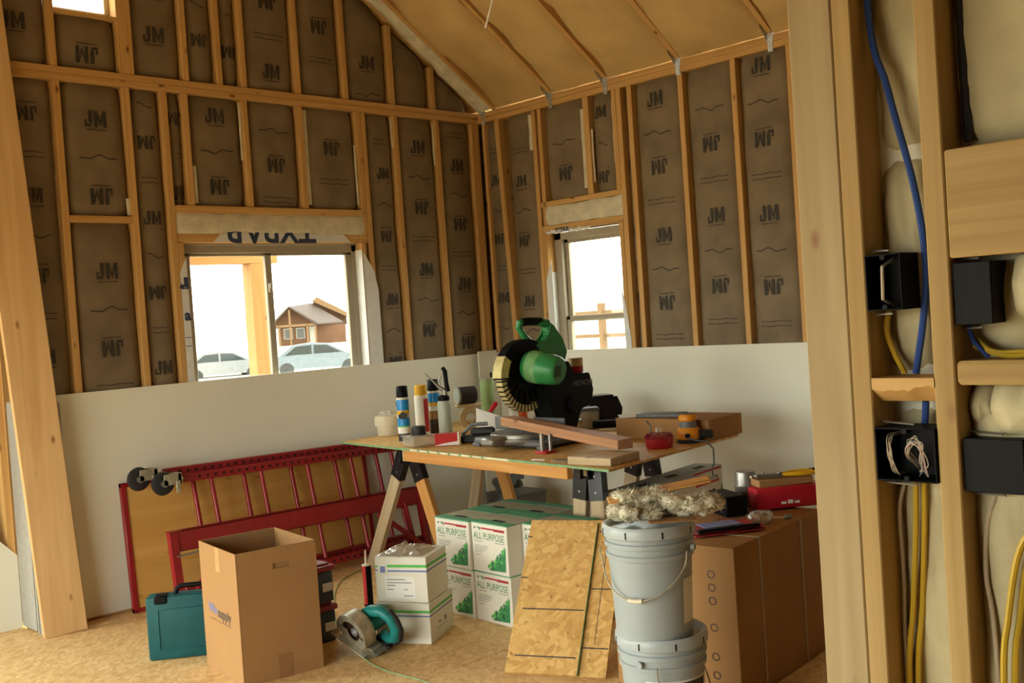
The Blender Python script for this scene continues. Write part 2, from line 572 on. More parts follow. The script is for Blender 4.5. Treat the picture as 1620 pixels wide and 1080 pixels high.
def copy_tree(o, parent=None):
    c = o.copy()
    COL.objects.link(c)
    if parent is not None:
        c.parent = parent
    for ch in list(o.children):
        copy_tree(ch, c)
    return c


def T(x=0, y=0, z=0):
    return Matrix.Translation((x, y, z))


def R(a, ax='Z'):
    return Matrix.Rotation(a, 4, ax)


def basis(o, x, y, z):
    """Matrix with the given local axes and origin."""
    return Matrix(((x[0], y[0], z[0], o[0]), (x[1], y[1], z[1], o[1]), (x[2], y[2], z[2], o[2]), (0, 0, 0, 1)))


_LUM = {}


def lumber(name, p0, p1, wd, th, side, mat, parent=None, off=(0, 0, 0), bev=0.003):
    """A sawn board from p0 to p1 (centre line); wd along side, th along the third direction. Mesh long axis = local Z."""
    p0, p1 = Vector(p0) - Vector(off), Vector(p1) - Vector(off)
    d = p1 - p0
    Ln = d.length
    z = d.normalized()
    x = (Vector(side) - z * Vector(side).dot(z)).normalized()
    y = z.cross(x)
    k = (round(wd, 4), round(th, 4), round(Ln, 4), mat)
    if k not in _LUM:
        b = MB().box((-wd / 2, -th / 2, 0), (wd / 2, th / 2, Ln), bev=bev)
        o = b.build(name, mat, parent, mat=basis(p0, x, y, z))
        _LUM[k] = o.data
        return o
    return link(name, _LUM[k], parent, basis(p0, x, y, z))


def struct(o):
    o['kind'] = 'structure'
    return o


# ------------------------------------------------------------------ STRUCTURE
PITCH = 0.67
PLATE = 2.995
RIDGE_X = -4.4


def roof_z(x):
    """underside of the rafters"""
    return PLATE + 0.01 + PITCH * min(-x, x - 2 * RIDGE_X)


# floor: strand-board sheets, long side along x, with slightly open green-edged joints
floor = MB().box((-9.0, -9.7, -0.26), (0.15, 0.15, -0.022)).build('floor', 'osbdark')
struct(floor)
ys = [0.15 - 0.0]
ys = [1.37, 0.15, -1.07, -2.29, -3.51, -4.73, -5.95, -7.17, -8.39, -9.61]
for r in range(len(ys) - 1):
    x0 = -8.9 + (1.22 if r % 2 else 0.0)
    xs = [-8.9]
    x = -8.9 + (1.22 if r % 2 else 2.44)
    while x < 0.1:
        xs.append(x)
        x += 2.44
    xs.append(0.12)
    for a, b in zip(xs[:-1], xs[1:]):
        g = 0.0015
        y1, y0 = ys[r] - g, ys[r + 1] + g
        if r == 0:
            continue
        MB().box((a + g, y0, -0.022), (b - g, y1, 0.0), bev=0.001).build('floor_panel', 'osb', floor)
MB().box((-4.2, 0.152, -0.022), (-3.3, 0.6, 0.0)).build('floor_panel', 'osb', floor)

# ---- wall_left: gable wall in the plane y = 0 (studs run from y = 0 to y = 0.14)
WL_X0 = -3.46
sh = MB()


def strip(x0, x1, zs):
    for a, b in zs:
        if b == 'r':
            sh.prism([(x0, a), (x1, a), (x1, roof_z(x1) + 0.22), (x0, roof_z(x0) + 0.22)], 0.14, 0.152, 'y')
        else:
            sh.prism([(x0, a), (x1, a), (x1, b), (x0, b)], 0.14, 0.152, 'y')


strip(-8.9, -4.4, [(2.9, 'r')])
strip(-4.4, -3.40, [(2.9, 'r')])
strip(-3.40, -3.22, [(-0.2, 'r')])
strip(-3.22, -2.72, [(-0.2, 3.31), (4.35, 'r')])
strip(-2.72, -2.44, [(-0.2, 'r')])
strip(-2.44, -1.10, [(-0.2, 1.12), (2.06, 'r')])
strip(-1.10, 0.15, [(-0.2, 'r')])
wl = struct(sh.build('wall_left', 'osbdark', smooth=False))


def stud_A(x, z0, z1, wd=0.038, lean=0.0, name='stud', y=0.07, dep=0.14):
    return lumber(name, (x - lean / 2, y, z0), (x + lean / 2, y, z1), wd, dep, (1, 0, 0), 'stud', wl)


LOW, TOPZ = 0.04, 2.922
for x, a, b in ((-3.087, LOW, TOPZ), (-2.695, LOW, TOPZ), (-2.471, LOW, TOPZ), (-2.433, LOW, 2.046), (-1.115, LOW, 2.046),
                (-1.092, 2.1, TOPZ), (-1.052, LOW, TOPZ), (-0.775, LOW, TOPZ), (-0.398, LOW, TOPZ), (-0.050, LOW, TOPZ), (-0.012, LOW, TOPZ)):
    stud_A(x, a, b)
for x in (-2.34, -1.946, -1.548):
    stud_A(x, 2.267, TOPZ)
for x in (-2.2, -1.77, -1.3):
    stud_A(x, LOW, 1.08)
lumber('header', (-2.452, 0.07, 2.243), (-1.072, 0.07, 2.243), 0.044, 0.14, (0, 0, 1), 'stud', wl)
lumber('header', (-2.452, 0.075, 2.075), (-1.072, 0.075, 2.075), 0.055, 0.13, (0, 0, 1), 'stud', wl)
lumber('window_sill_plate', (-2.452, 0.07, 1.099), (-1.072, 0.07, 1.099), 0.038, 0.14, (0, 0, 1), 'stud', wl)
lumber('blocking', (-3.068, 0.06, 2.176), (-2.714, 0.06, 2.176), 0.038, 0.12, (0, 0, 1), 'stud', wl)
for z in (2.941, 2.979):
    lumber('top_plate', (-8.8, 0.07, z), (0.14, 0.07, z), 0.0375, 0.14, (0, 0, 1), 'stud', wl)
lumber('bottom_plate', (-3.388, 0.07, 0.019), (0.0, 0.07, 0.019), 0.038, 0.14, (0, 0, 1), 'stud', wl)
# gable studs above the plates
GST = (-3.5, -3.09, -2.70, -2.66, -2.32, -2.10, -1.935, -1.545, -1.175, -0.783, -0.415)
for x in GST:
    zt = 3.02 + PITCH * -x if x > RIDGE_X else 5
    stud_A(x, 2.999, zt, 0.045 if x in (-2.70, -2.66) else 0.038)
# sloping gable plate
for k in range(2):
    o0, o1 = Vector((0.05, 0.07, 3.012 + 0.025 + k * 0.04)), Vector((RIDGE_X, 0.07, 3.012 + 0.025 + k * 0.04 + PITCH * (0.05 - RIDGE_X)))
    lumber('gable_plate', o0, o1, 0.14, 0.038, (0, 1, 0), 'stud', wl)

# lettering of the facing: a block logo, fine rules and a wavy tear mark
def facing_marks(L):
    """(kind, height) list for a run of facing; L = (z0, z1, zup)."""
    z0, z1, zup = L
    out = []
    k = math.ceil((z0 - zup) / 0.215)
    while zup + k * 0.215 < z1:
        out.append((k % 4, zup + k * 0.215))
        k += 1
    return out


def batt(parent, plane, u0, u1, z0, z1, zup, ztop=None, deep=0.0, seed=None, name='insulation_batt', edge=0.048, paper=True):
    """Kraft-faced batt pillowing between two studs. plane A: u = x, depth = y; plane B: u = y, depth = x."""
    sd = random.random() * 50 if seed is None else seed
    nu, nz = 12, max(4, int((z1 - z0) / 0.045))
    uc, hw = (u0 + u1) / 2, (u1 - u0) / 2

    def dep(u, z):
        e = min(u - u0, u1 - u)
        zt = ztop(u) if ztop else z1
        ez = min(z - z0, zt - z)
        n1 = noise.fractal(Vector((u * 3 + sd, z * 1.6, sd)), 1.0, 2.0, 3)
        n2 = noise.noise(Vector((u * 14 + sd, z * 5, 3 + sd)))
        d = 0.010 + edge * math.exp(-max(e, 0) / 0.028) + 0.02 * math.exp(-max(ez, 0) / 0.03) + 0.009 * n1 + 0.004 * n2
        return d + deep

    def P(u, z, d):
        return (u, d, z) if plane == 'A' else (d, u, z)
    b = MB()
    rows = []
    V = []
    for j in range(nz + 1):
        t = j / nz
        for i in range(nu + 1):
            c = i / nu
            c = 0.5 - 0.5 * math.cos(PI * c) if True else c
            wob = 0.008 * noise.noise(Vector((z0 + t * 3.1, sd, i * 0.1))) * (1 if 0 < i < nu else 0)
            u = u0 + 0.001 + (u1 - u0 - 0.002) * c + wob
            zt = ztop(u) if ztop else z1
            z = z0 + (zt - z0) * t
            V.append(P(u, z, dep(u, z)))
    F = []
    for j in range(nz):
        for i in range(nu):
            q = (j * (nu + 1) + i, j * (nu + 1) + i + 1, (j + 1) * (nu + 1) + i + 1, (j + 1) * (nu + 1) + i)
            F.append(q if plane == 'A' else q[::-1])
    b.add(V, F, 0)
    sg = 1 if plane == 'A' else -1

    def mark(pts, faces, cx, cz, flip, mi):
        vs = []
        for p in pts:
            a, c = (p[0], p[1]) if not flip else (-p[0], -p[1])
            u, z = cx + sg * a, cz + c
            vs.append(P(u, z, dep(u, z) - 0.0035))
        b.add(vs, faces, mi)
    W = min(0.30, hw * 2 - 0.06)
    cx = uc + 0.01 * math.sin(sd)
    off = 0.0 if hw > 0.15 else hw * 0.25
    for k, z in facing_marks((z0 + 0.04, z1 - 0.07, zup)):
        if ztop and z > min(ztop(u0), ztop(u1)) - 0.12:
            continue
        if k in (0, 2):
            g_ = 1.0 if hw > 0.15 else 0.85
            quads = [((-0.040, 0.045), (-0.018, 0.045), (-0.018, -0.012), (-0.040, -0.012)), ((-0.040, -0.012), (-0.018, -0.012), (-0.026, -0.046), (-0.034, -0.030)),
                     ((-0.034, -0.030), (-0.026, -0.046), (-0.062, -0.046), (-0.062, -0.030)), ((-0.062, -0.030), (-0.050, -0.030), (-0.050, -0.006), (-0.062, -0.006)),
                     ((-0.008, 0.045), (0.012, 0.045), (0.012, -0.046), (-0.008, -0.046)), ((0.012, 0.045), (0.027, -0.010), (0.027, -0.046), (0.012, 0.008)),
                     ((0.027, -0.046), (0.027, -0.010), (0.042, 0.045), (0.042, 0.008)), ((0.042, 0.045), (0.062, 0.045), (0.062, -0.046), (0.042, -0.046))]
            for qd in quads:
                mark([(p[0] * g_, p[1] * g_, 0) for p in qd], [(0, 1, 2, 3)], cx, z, k == 2, 1)
            mark([(-0.055, -0.064, 0), (0.055, -0.064, 0), (0.055, -0.057, 0), (-0.055, -0.057, 0)], [(0, 1, 2, 3)], cx, z, k == 2, 2)
        elif k == 1:
            for dz in (-0.014, 0.014):
                n = 12
                pts = [(-W * 0.36 + W * 0.72 * i / n, dz - 0.003) for i in range(n + 1)] + [(-W * 0.36 + W * 0.72 * i / n, dz + 0.003) for i in range(n + 1)]
                pts = [(p[0], p[1] + 0.002 * math.sin(i), 0) for i, p in enumerate(pts)]
                mark(pts, [(i, i + 1, n + 2 + i, n + 1 + i) for i in range(n)], cx, z, False, 2)
        else:
            n = 16
            f = lambda x: 0.010 * math.sin(x * 30 + sd) + 0.006 * math.sin(x * 67 + sd)
            xs = [-W * 0.36 + W * 0.72 * i / n for i in range(n + 1)]
            pts = [(x, f(x) - 0.0035, 0) for x in xs] + [(x, f(x) + 0.0035, 0) for x in xs]
            mark(pts, [(i, i + 1, n + 2 + i, n + 1 + i) for i in range(n)], cx, z, False, 1)
    return b.build(name, ['kraft', 'ink', 'ink2'], parent, angle=1.4)


SB = 1.12
for u0, u1, z0, z1, zup in ((-3.385, -3.106, SB, TOPZ, 2.3), (-3.068, -2.714, 2.197, TOPZ, 2.73), (-3.068, -2.714, SB, 2.157, 1.89), (-2.676, -2.490, SB, TOPZ, 2.19),
                            (-2.452, -2.359, 2.267, TOPZ, 3.2), (-2.321, -1.965, 2.267, TOPZ, 2.81), (-1.927, -1.567, 2.267, TOPZ, 2.10 + 0.86), (-1.529, -1.111, 2.267, TOPZ, 2.23),
                            (-1.033, -0.794, SB, TOPZ, 2.52), (-0.756, -0.417, SB, TOPZ, 2.72), (-0.379, -0.069, SB, TOPZ, 2.61)):
    batt(wl, 'A', u0, u1, z0, z1, zup)
g = sorted(GST)
for a, b_ in zip(g[:-1], g[1:]):
    u0, u1 = a + 0.019, b_ - 0.019
    if u1 - u0 < 0.03:
        continue
    z0 = 3.0
    zt = lambda u: 3.012 + PITCH * -u
    if a == -3.09:
        batt(wl, 'A', u0, u1, 3.0, 3.29, 2.65)
        lumber('window_sill_plate', (u0, 0.07, 3.30), (u1 + 0.01, 0.07, 3.30), 0.02, 0.14, (0, 0, 1), 'stud', wl)
        continue
    z1 = max(zt(u0), zt(u1))
    batt(wl, 'A', u0, u1, z0, z1, 3.14 + 0.86 * random.random(), ztop=zt)
batt(wl, 'A', -0.396, -0.06, 3.0, 3.25, 5.0, ztop=lambda u: 3.012 + PITCH * -u)
# unfaced strip over the window header
def pad(parent, plane, u0, u1, z0, z1, d0, seed, mat='woolwhite', bulge=0.014, name='insulation_strip'):
    nu, nz = 36, 8
    V, F = [], []
    for j in range(nz + 1):
        for i in range(nu + 1):
            u = u0 + (u1 - u0) * i / nu
            wav = 0.006 * noise.noise(Vector((u * 9, seed, j * 0.3)))
            z = z0 + (z1 - z0) * j / nz + (wav if j in (0, nz) else 0)
            e = min(i / nu, 1 - i / nu) * (u1 - u0)
            ez = min(j / nz, 1 - j / nz) * (z1 - z0)
            d = d0 - bulge * (1 - math.exp(-ez / 0.015)) * (1 - math.exp(-e / 0.02)) + 0.005 * noise.fractal(Vector((u * 8, z * 8, seed)), 1, 2, 3)
            V.append((u, d, z) if plane == 'A' else (d, u, z))
    for j in range(nz):
        for i in range(nu):
            q = (j * (nu + 1) + i, j * (nu + 1) + i + 1, (j + 1) * (nu + 1) + i + 1, (j + 1) * (nu + 1) + i)
            F.append(q if plane == 'A' else q[::-1])
    return MB().add(V, F).build(name, mat, parent, angle=1.4)


pad(wl, 'A', -2.452, -1.072, 2.100, 2.222, 0.010, 2.0)
# pale wool showing at some batt edges
for i, (plane, u, z0, z1, wd) in enumerate((('A', -1.512, 2.29, 2.90, 0.036), ('A', -1.975, 2.55, 2.90, 0.022), ('A', -2.722, 2.2, 2.3, 0.03), ('A', -0.428, 2.6, 2.9, 0.022), ('A', -2.306, 2.28, 2.5, 0.03), ('A', -0.80, 2.7, 2.9, 0.02), ('A', -1.125, 2.3, 2.7, 0.022))):
    pad(wl, plane, u - wd / 2, u + wd / 2, z0, z1, 0.016, 11 + i, bulge=0.01, name='insulation_fringe')
# house wrap lapped round the window opening, with blue lettering
hw = MB()
hw.prism([(-2.452, 1.13), (-2.408, 1.13), (-2.408, 1.96), (-2.425, 1.93), (-2.452, 1.87)], -0.0035, -0.0015, 'y', 0)
hw.prism([(-1.13, 1.13), (-1.02, 1.13), (-1.022, 1.72), (-1.05, 1.86), (-1.13, 1.99)], -0.0035, -0.0015, 'y', 0)
hw.box((-1.1385, -0.0015, 1.13), (-1.1365, 0.085, 2.0), 0)
hw.prism([(-2.22, 2.05), (-1.22, 2.05), (-1.27, 2.10), (-2.17, 2.10)], 0.0055, 0.0085, 'y', 0)
up_txt = basis((-1.82, 0.004, 2.133), (-1, 0, 0), (0, 0, -1), (0, -1, 0))
hw.text('TYPAR', 0.225, up_txt, 1, 0.004, 0.98)
hw.text('a', 0.085, basis((-2.425, -0.0045, 1.62), (1, 0, 0), (0, 0, 1), (0, -1, 0)), 1, 0.004)
hw.text('r', 0.12, basis((-2.43, -0.0045, 1.80), (-1, 0, 0), (0, 0, -1), (0, -1, 0)), 1, 0.008)
for z in (1.44, 1.49):
    hw.box((-2.45, -0.0045, z), (-2.412, -0.0040, z + 0.004), 1)
hw.build('house_wrap', ['wrap', 'wrapink'], wl, smooth=False)
# drywall, lower course: two sheets end to end
for a, b_ in ((-3.39, -0.014),):
    MB().box((a, -0.0127, 0.014), (b_, 0.0, 1.232), bev=0.001).build('drywall_panel', 'drywall', wl)
# jog past the end of the wall: end cap, set-back panel with a slanted top
MB().box((-3.403, 0.0, 0.01), (-3.3905, 0.198, 1.21), bev=0.001).build('drywall_panel', 'gypsum', wl)
MB().prism([(-4.1, 0.0), (-3.405, 0.0), (-3.405, 0.39), (-4.1, 1.15)], 0.2, 0.2127, 'y').build('drywall_panel', 'drywall', wl, smooth=False)
lumber('stud', (-3.425, 0.28, 0.0), (-3.425, 0.28, 2.9), 0.038, 0.12, (1, 0, 0), 'stud', wl)
MB().box((-4.6, 0.33, 0.0), (-3.3, 0.34, 3.0)).build('sheathing_panel', 'kraft', wl)

# ---- wall_back: eave wall in the plane x = 0
sh = MB()
for y0, y1, zs in ((-9.6, -1.30, [(-0.2, 3.0)]), (-1.30, -0.56, [(-0.2, 1.12), (2.06, 3.0)]), (-0.56, 0.15, [(-0.2, 3.0)])):
    for a, b_ in zs:
        sh.box((0.14, y0, a), (0.152, y1, b_))
wb = struct(sh.build('wall_back', 'osbdark', smooth=False))


def stud_B(y, z0, z1, wd=0.038, lean=0.0):
    return lumber('stud', (0.07, y + lean / 2, z0), (0.07, y - lean / 2, z1), wd, 0.14, (0, 1, 0), 'stud', wb)


stud_B(-0.055, LOW, TOPZ, 0.03)
stud_B(-0.245, LOW, TOPZ, 0.045, -0.10)
stud_B(-0.568, LOW, TOPZ)
stud_B(-0.606, LOW, 2.062)
stud_B(-0.624, 2.10, TOPZ, 0.034)
stud_B(-1.058, 2.272, TOPZ, 0.05)
stud_B(-1.342, LOW, TOPZ, 0.04)
stud_B(-1.302, LOW, 2.062, 0.036)
stud_B(-1.302, 2.272, TOPZ, 0.036)
for y in (-1.434, -1.838, -2.222, -2.598, -3.0, -3.41, -3.81, -4.2):
    stud_B(y, LOW, TOPZ)
for z, h in ((2.254, 0.036), (2.083, 0.038)):
    lumber('header', (0.07, -1.322, z), (0.07, -0.59, z), h, 0.14, (0, 0, 1), 'stud', wb)
lumber('window_sill_plate', (0.07, -1.322, 1.10), (0.07, -0.59, 1.10), 0.038, 0.14, (0, 0, 1), 'stud', wb)
for z in (2.941, 2.979):
    lumber('top_plate', (0.07, -9.5, z), (0.07, 0.0, z), 0.0375, 0.14, (0, 0, 1), 'stud', wb)
lumber('bottom_plate', (0.07, -9.4, 0.019), (0.07, 0.0, 0.019), 0.038, 0.14, (0, 0, 1), 'stud', wb)
pad(wb, 'B', -1.322, -0.606, 2.104, 2.236, 0.010, 5.0)
for u0, u1, z0, z1, zup in ((-0.222, -0.04, SB, TOPZ, 2.49), (-0.549, -0.268, SB, TOPZ, 2.45), (-1.033, -0.643, 2.275, TOPZ, 2.87), (-1.283, -1.084, 2.275, TOPZ, 2.80),
                            (-1.415, -1.362, SB, TOPZ, 5.0), (-1.819, -1.453, SB, TOPZ, 2.80), (-2.203, -1.857, SB, TOPZ, 2.88), (-2.579, -2.241, SB, TOPZ, 2.85),
                            (-2.981, -2.617, SB, TOPZ, 2.7), (-3.391, -3.019, SB, TOPZ, 2.6), (-3.791, -3.429, SB, TOPZ, 2.7), (-4.181, -3.829, SB, TOPZ, 2.7)):
    batt(wb, 'B', u0, u1, z0, z1, zup)
for i, (u, z0, z1, wd) in enumerate(((-1.015, 2.32, 2.85, 0.04), (-1.09, 2.35, 2.7, 0.014), (-1.277, 2.45, 2.85, 0.014), (-0.19, 2.55, 2.88, 0.03), (-0.52, 2.65, 2.9, 0.03))):
    pad(wb, 'B', u - wd / 2, u + wd / 2, z0, z1, 0.016, 21 + i, bulge=0.012, name='insulation_fringe')
hw = MB()
hw.prism([(-0.66, 1.13), (-0.60, 1.13), (-0.60, 1.72), (-0.63, 1.80), (-0.66, 1.86)], -0.0035, -0.0015, 'x', 0)
hw.prism([(-1.33, 1.13), (-1.285, 1.13), (-1.275, 1.62), (-1.30, 1.52), (-1.33, 1.3)], -0.0035, -0.0015, 'x', 0)
hw.box((0.0, -0.628, 1.13), (0.085, -0.626, 1.78), 0)
# crumpled roll of wrap on the head of the window
for i in range(9):
    y = -0.63 - i * 0.045
    hw.blob((0.012, y, 2.058 + 0.004 * math.sin(i * 2)), (0.016, 0.03, 0.013 + 0.004 * (i % 2)), 2, 0.5, 30, 0, i)
hw.text('TYPAR', 0.045, basis((-0.006, -0.78, 2.062), (0, -1, 0), (0, 0, 1), (-1, 0, 0)), 1, 0.001)
hw.build('house_wrap', ['wrap', 'wrapink'], wb, smooth=True)
for a, b_ in ((-3.672, -0.014), (-4.9, -3.675)):
    MB().box((-0.0127, a, 0.014), (0.0, b_, 1.232), bev=0.001).build('drywall_panel', 'drywall', wb)


# ---- windows
def bar(mb, plane, u0, u1, z0, z1, d0, d1, mi=0, bev=0.004):
    if plane == 'A':
        mb.box((u0, d0, z0), (u1, d1, z1), mi, bev)
    else:
        mb.box((d0, u0, z0), (d1, u1, z1), mi, bev)


# window_1: horizontal slider
f = MB()
for u0, u1, z0, z1 in ((-2.42, -2.372, 1.13, 2.052), (-1.172, -1.12, 1.13, 2.052), (-2.42, -1.12, 1.99, 2.052), (-2.42, -1.12, 1.13, 1.18)):
    bar(f, 'A', u0, u1, z0, z1, 0.075, 0.165)
bar(f, 'A', -2.42, -1.12, 2.035, 2.052, 0.06, 0.09)
w1 = struct(f.build('window_1', 'frame'))
for u0, u1, d in ((-2.374, -1.775, 0.115), (-1.83, -1.17, 0.095)):
    s_ = MB()
    for a, b_, c, e in ((u0, u0 + 0.045, 1.18, 1.99), (u1 - 0.045, u1, 1.18, 1.99), (u0, u1, 1.18, 1.225), (u0, u1, 1.972, 1.992)):
        bar(s_, 'A', a, b_, c, e, d - 0.014, d + 0.014)
    so = s_.build('sash', 'frame', w1)
    p_ = MB()
    bar(p_, 'A', u0 + 0.04, u1 - 0.04, 1.22, 1.975, d - 0.003, d + 0.003, bev=0)
    p_.build('pane', 'glass', so)
    if u0 > -2:
        lk = MB().box((u0 + 0.008, d - 0.03, 1.74), (u0 + 0.028, d - 0.013, 1.80), 0, 0.003)
        lk.box((u0 + 0.012, d - 0.04, 1.765), (u0 + 0.022, d - 0.028, 1.80), 0, 0.002)
        lk.build('sash_lock', 'frame', so)
# window_2: single-hung
f = MB()
for u0, u1, z0, z1 in ((-0.69, -0.625, 1.13, 2.052), (-1.285, -1.235, 1.13, 2.052), (-1.285, -0.625, 2.0, 2.052), (-1.285, -0.625, 1.13, 1.18)):
    bar(f, 'B', u0, u1, z0, z1, 0.075, 0.165)
w2 = struct(f.build('window_2', 'frame'))
for z0, z1, d in ((1.425, 2.005, 0.125), (1.18, 1.465, 0.10)):
    s_ = MB()
    for a, b_, c, e in ((-0.725, -0.69, z0, z1), (-1.235, -1.205, z0, z1), (-1.235, -0.69, z0, z0 + 0.035), (-1.235, -0.69, z1 - 0.03, z1)):
        bar(s_, 'B', a, b_, c, e, d - 0.014, d + 0.014)
    so = s_.build('sash', 'frame', w2)
    p_ = MB()
    bar(p_, 'B', -1.21, -0.72, z0 + 0.03, z1 - 0.025, d - 0.003, d + 0.003, bev=0)
    p_.build('pane', 'glass', so)
# window_3: high window in the gable
f = MB()
for u0, u1, z0, z1 in ((-3.22, -3.18, 3.31, 4.35), (-2.75, -2.72, 3.31, 4.35), (-3.22, -2.72, 3.31, 3.345), (-3.22, -2.72, 4.31, 4.35)):
    bar(f, 'A', u0, u1, z0, z1, 0.085, 0.16)
w3 = struct(f.build('window_3', 'offwhite'))
p_ = MB()
bar(p_, 'A', -3.185, -2.745, 3.34, 4.315, 0.11, 0.116, bev=0)
p_.build('pane', 'glass', w3)

# ---- ceiling: roof deck, rafters, unfaced batts
cl = MB()
dk = 0.30
for x0, x1 in ((0.35, RIDGE_X), (RIDGE_X, -9.2)):
    z0, z1 = roof_z(x0) + dk, roof_z(x1) + dk
    cl.add([(x0, 0.35, z0), (x1, 0.35, z1), (x1, -9.9, z1), (x0, -9.9, z0), (x0, 0.35, z0 + 0.02), (x1, 0.35, z1 + 0.02), (x1, -9.9, z1 + 0.02), (x0, -9.9, z0 + 0.02)],
           [(0, 1, 2, 3), (7, 6, 5, 4), (0, 4, 5, 1), (1, 5, 6, 2), (2, 6, 7, 3), (3, 7, 4, 0)])
ceil = struct(cl.build('ceiling', 'osbdark', smooth=False))
RAF = [-0.17, -0.744, -1.243, -1.832, -2.485, -3.09, -3.70, -4.31, -4.92, -5.53, -6.14, -6.75, -7.36, -7.97, -8.58, -9.19]
sl = Vector((-1, 0, PITCH)).normalized()
nrm = Vector((PITCH, 0, 1)).normalized()
for y in RAF:
    a = Vector((0.13, y, roof_z(0.13))) + nrm * 0.12
    b_ = Vector((RIDGE_X, y, roof_z(RIDGE_X))) + nrm * 0.12
    lumber('rafter', a, b_, 0.038, 0.235, (0, 1, 0), 'stud', ceil)
    a2 = Vector((RIDGE_X, y, roof_z(RIDGE_X))) + Vector((-PITCH, 0, 1)).normalized() * 0.12
    b2 = Vector((-8.9, y, roof_z(-8.9))) + Vector((-PITCH, 0, 1)).normalized() * 0.12
    if y < -2.6:
        lumber('rafter', a2, b2, 0.038, 0.235, (0, 1, 0), 'stud', ceil)


def ceiling_batt(y0, y1, side, seed):
    nu, ns = 16, 60
    Ls = math.hypot(RIDGE_X, RIDGE_X * PITCH)
    V, F = [], []
    sx = -1 if side > 0 else 1
    for j in range(ns + 1):
        s = 0.0 + Ls * j / ns
        for i in range(nu + 1):
            c = 0.5 - 0.5 * math.cos(PI * i / nu)
            y = y0 + (y1 - y0) * c
            e = min(y - y0, y1 - y)
            n1 = noise.fractal(Vector((y * 2.5, s * 2.2, seed)), 1, 2, 4)
            step = 0.034 if math.fmod(s + seed * 0.37 + 0.05 * math.sin(y * 25), 1.25) > 0.42 else 0.0
            bul = 0.030 * (1 - math.exp(-e / 0.07)) - 0.024 * math.exp(-e / 0.03) + 0.024 * n1 + 0.010 - step * 0.7
            es = min(s, 9) / 0.06
            bul *= 1 - 0.8 * math.exp(-es)
            if side > 0:
                p = Vector((0.0, y, roof_z(0.0))) + sl * s - nrm * bul
            else:
                p = Vector((2 * RIDGE_X, y, roof_z(2 * RIDGE_X))) + Vector((1, 0, PITCH)).normalized() * s - Vector((-PITCH, 0, 1)).normalized() * bul
            V.append(p)
    for j in range(ns):
        for i in range(nu):
            q = (j * (nu + 1) + i, j * (nu + 1) + i + 1, (j + 1) * (nu + 1) + i + 1, (j + 1) * (nu + 1) + i)
            F.append(q if side > 0 else q[::-1])
    return MB().add(V, F).build('insulation_batt', 'woolwhite' if y1 - y0 < 0.2 else 'ceil', ceil, angle=1.4)


yy = [-0.0] + RAF + [-9.45]
for i in range(len(yy) - 1):
    y1, y0 = yy[i] - (0.019 if i else 0.0), yy[i + 1] + 0.019
    if y1 - y0 > 0.05:
        ceiling_batt(y0, y1, 1, i * 1.7)
        ceiling_batt(y0, y1, -1, i * 2.3 + 1)
MB().box((RIDGE_X - 0.02, -9.5, roof_z(RIDGE_X) - 0.01), (RIDGE_X + 0.02, 0.0, roof_z(RIDGE_X) + 0.25)).build('ridge_board', 'stud_y', ceil)
# metal rafter ties on the plate
for y in (-0.068, -0.744, -1.243, -1.832, -2.485):
    t_ = MB().box((-0.0025, y - 0.016, 2.905), (-0.0005, y + 0.016, 2.965), 0)
    t_.box((-0.0025, y - 0.022, 2.965), (-0.0005, y + 0.022, 3.02), 0)
    t_.add([(-0.002, y + 0.021, 2.97), (-0.002, y + 0.021, 3.03), (-0.07, y + 0.021, 3.09), (-0.07, y + 0.021, 3.04)], [(0, 1, 2, 3)])
    for dz in (2.92, 2.945, 2.985, 3.005):
        t_.cyl((-0.0025, y, dz), (-0.005, y, dz), 0.004, seg=8)
    t_.build('rafter_tie', 'zinc', ceil, smooth=False)

# ---- wall_right: partition of bare studs close to the camera, face in the plane x = -3.6
XC = -3.6
wr = struct(MB().box((XC + 0.0895, -8.2, 0.0), (XC + 0.1, -4.702, 2.9)).build('wall_right', 'drywall', smooth=False))
lumber('stud', (XC + 0.019, -4.7435, 0.0), (XC + 0.019, -4.7435, 2.9), 0.089, 0.038, (0, 1, 0), 'pale', wr)
for y in (-4.808, -4.963, -5.37, -5.78, -6.18, -6.6, -7.0, -7.4, -7.8):
    lumber('stud', (XC + 0.0445, y, 0.038), (XC + 0.0445, y, 2.86), 0.0385, 0.089, (0, 1, 0), 'near', wr)
for z in (0.019, 2.88):
    lumber('wall_plate', (XC + 0.0445, -8.2, z), (XC + 0.0445, -4.79, z), 0.038, 0.089, (0, 0, 1), 'near', wr)
lumber('header', (XC + 0.019, -5.35, 1.634), (XC + 0.019, -4.9835, 1.634), 0.186, 0.038, (0, 0, 1), 'near', wr)
lumber('header', (XC + 0.060, -5.35, 1.640), (XC + 0.060, -4.9835, 1.640), 0.186, 0.038, (0, 0, 1), 'near', wr)
lumber('blocking', (XC + 0.0445, -5.35, 1.342), (XC + 0.0445, -4.9835, 1.342), 0.042, 0.089, (0, 0, 1), 'near', wr, bev=0.006)
# short block with a split, chipped lower edge
b = MB()
n = 10
V, F = [], []
for i in range(n + 1):
    y = -4.944 + (0.117) * i / n
    ch = 0.010 + 0.014 * max(0, noise.noise(Vector((i * 0.7, 3.3, 0)))) + (0.012 if i < 4 else 0.004)
    prof = [(XC, 1.334), (XC, 1.296 + ch), (XC + 0.012 + ch, 1.290), (XC + 0.088, 1.294), (XC + 0.088, 1.334)]
    V += [(x, y, z) for x, z in prof]
for i in range(n):
    for k in range(5):
        F.append((i * 5 + k, i * 5 + (k + 1) % 5, (i + 1) * 5 + (k + 1) % 5, (i + 1) * 5 + k))
b.add(V, F).build('blocking', 'stud_y', wr)


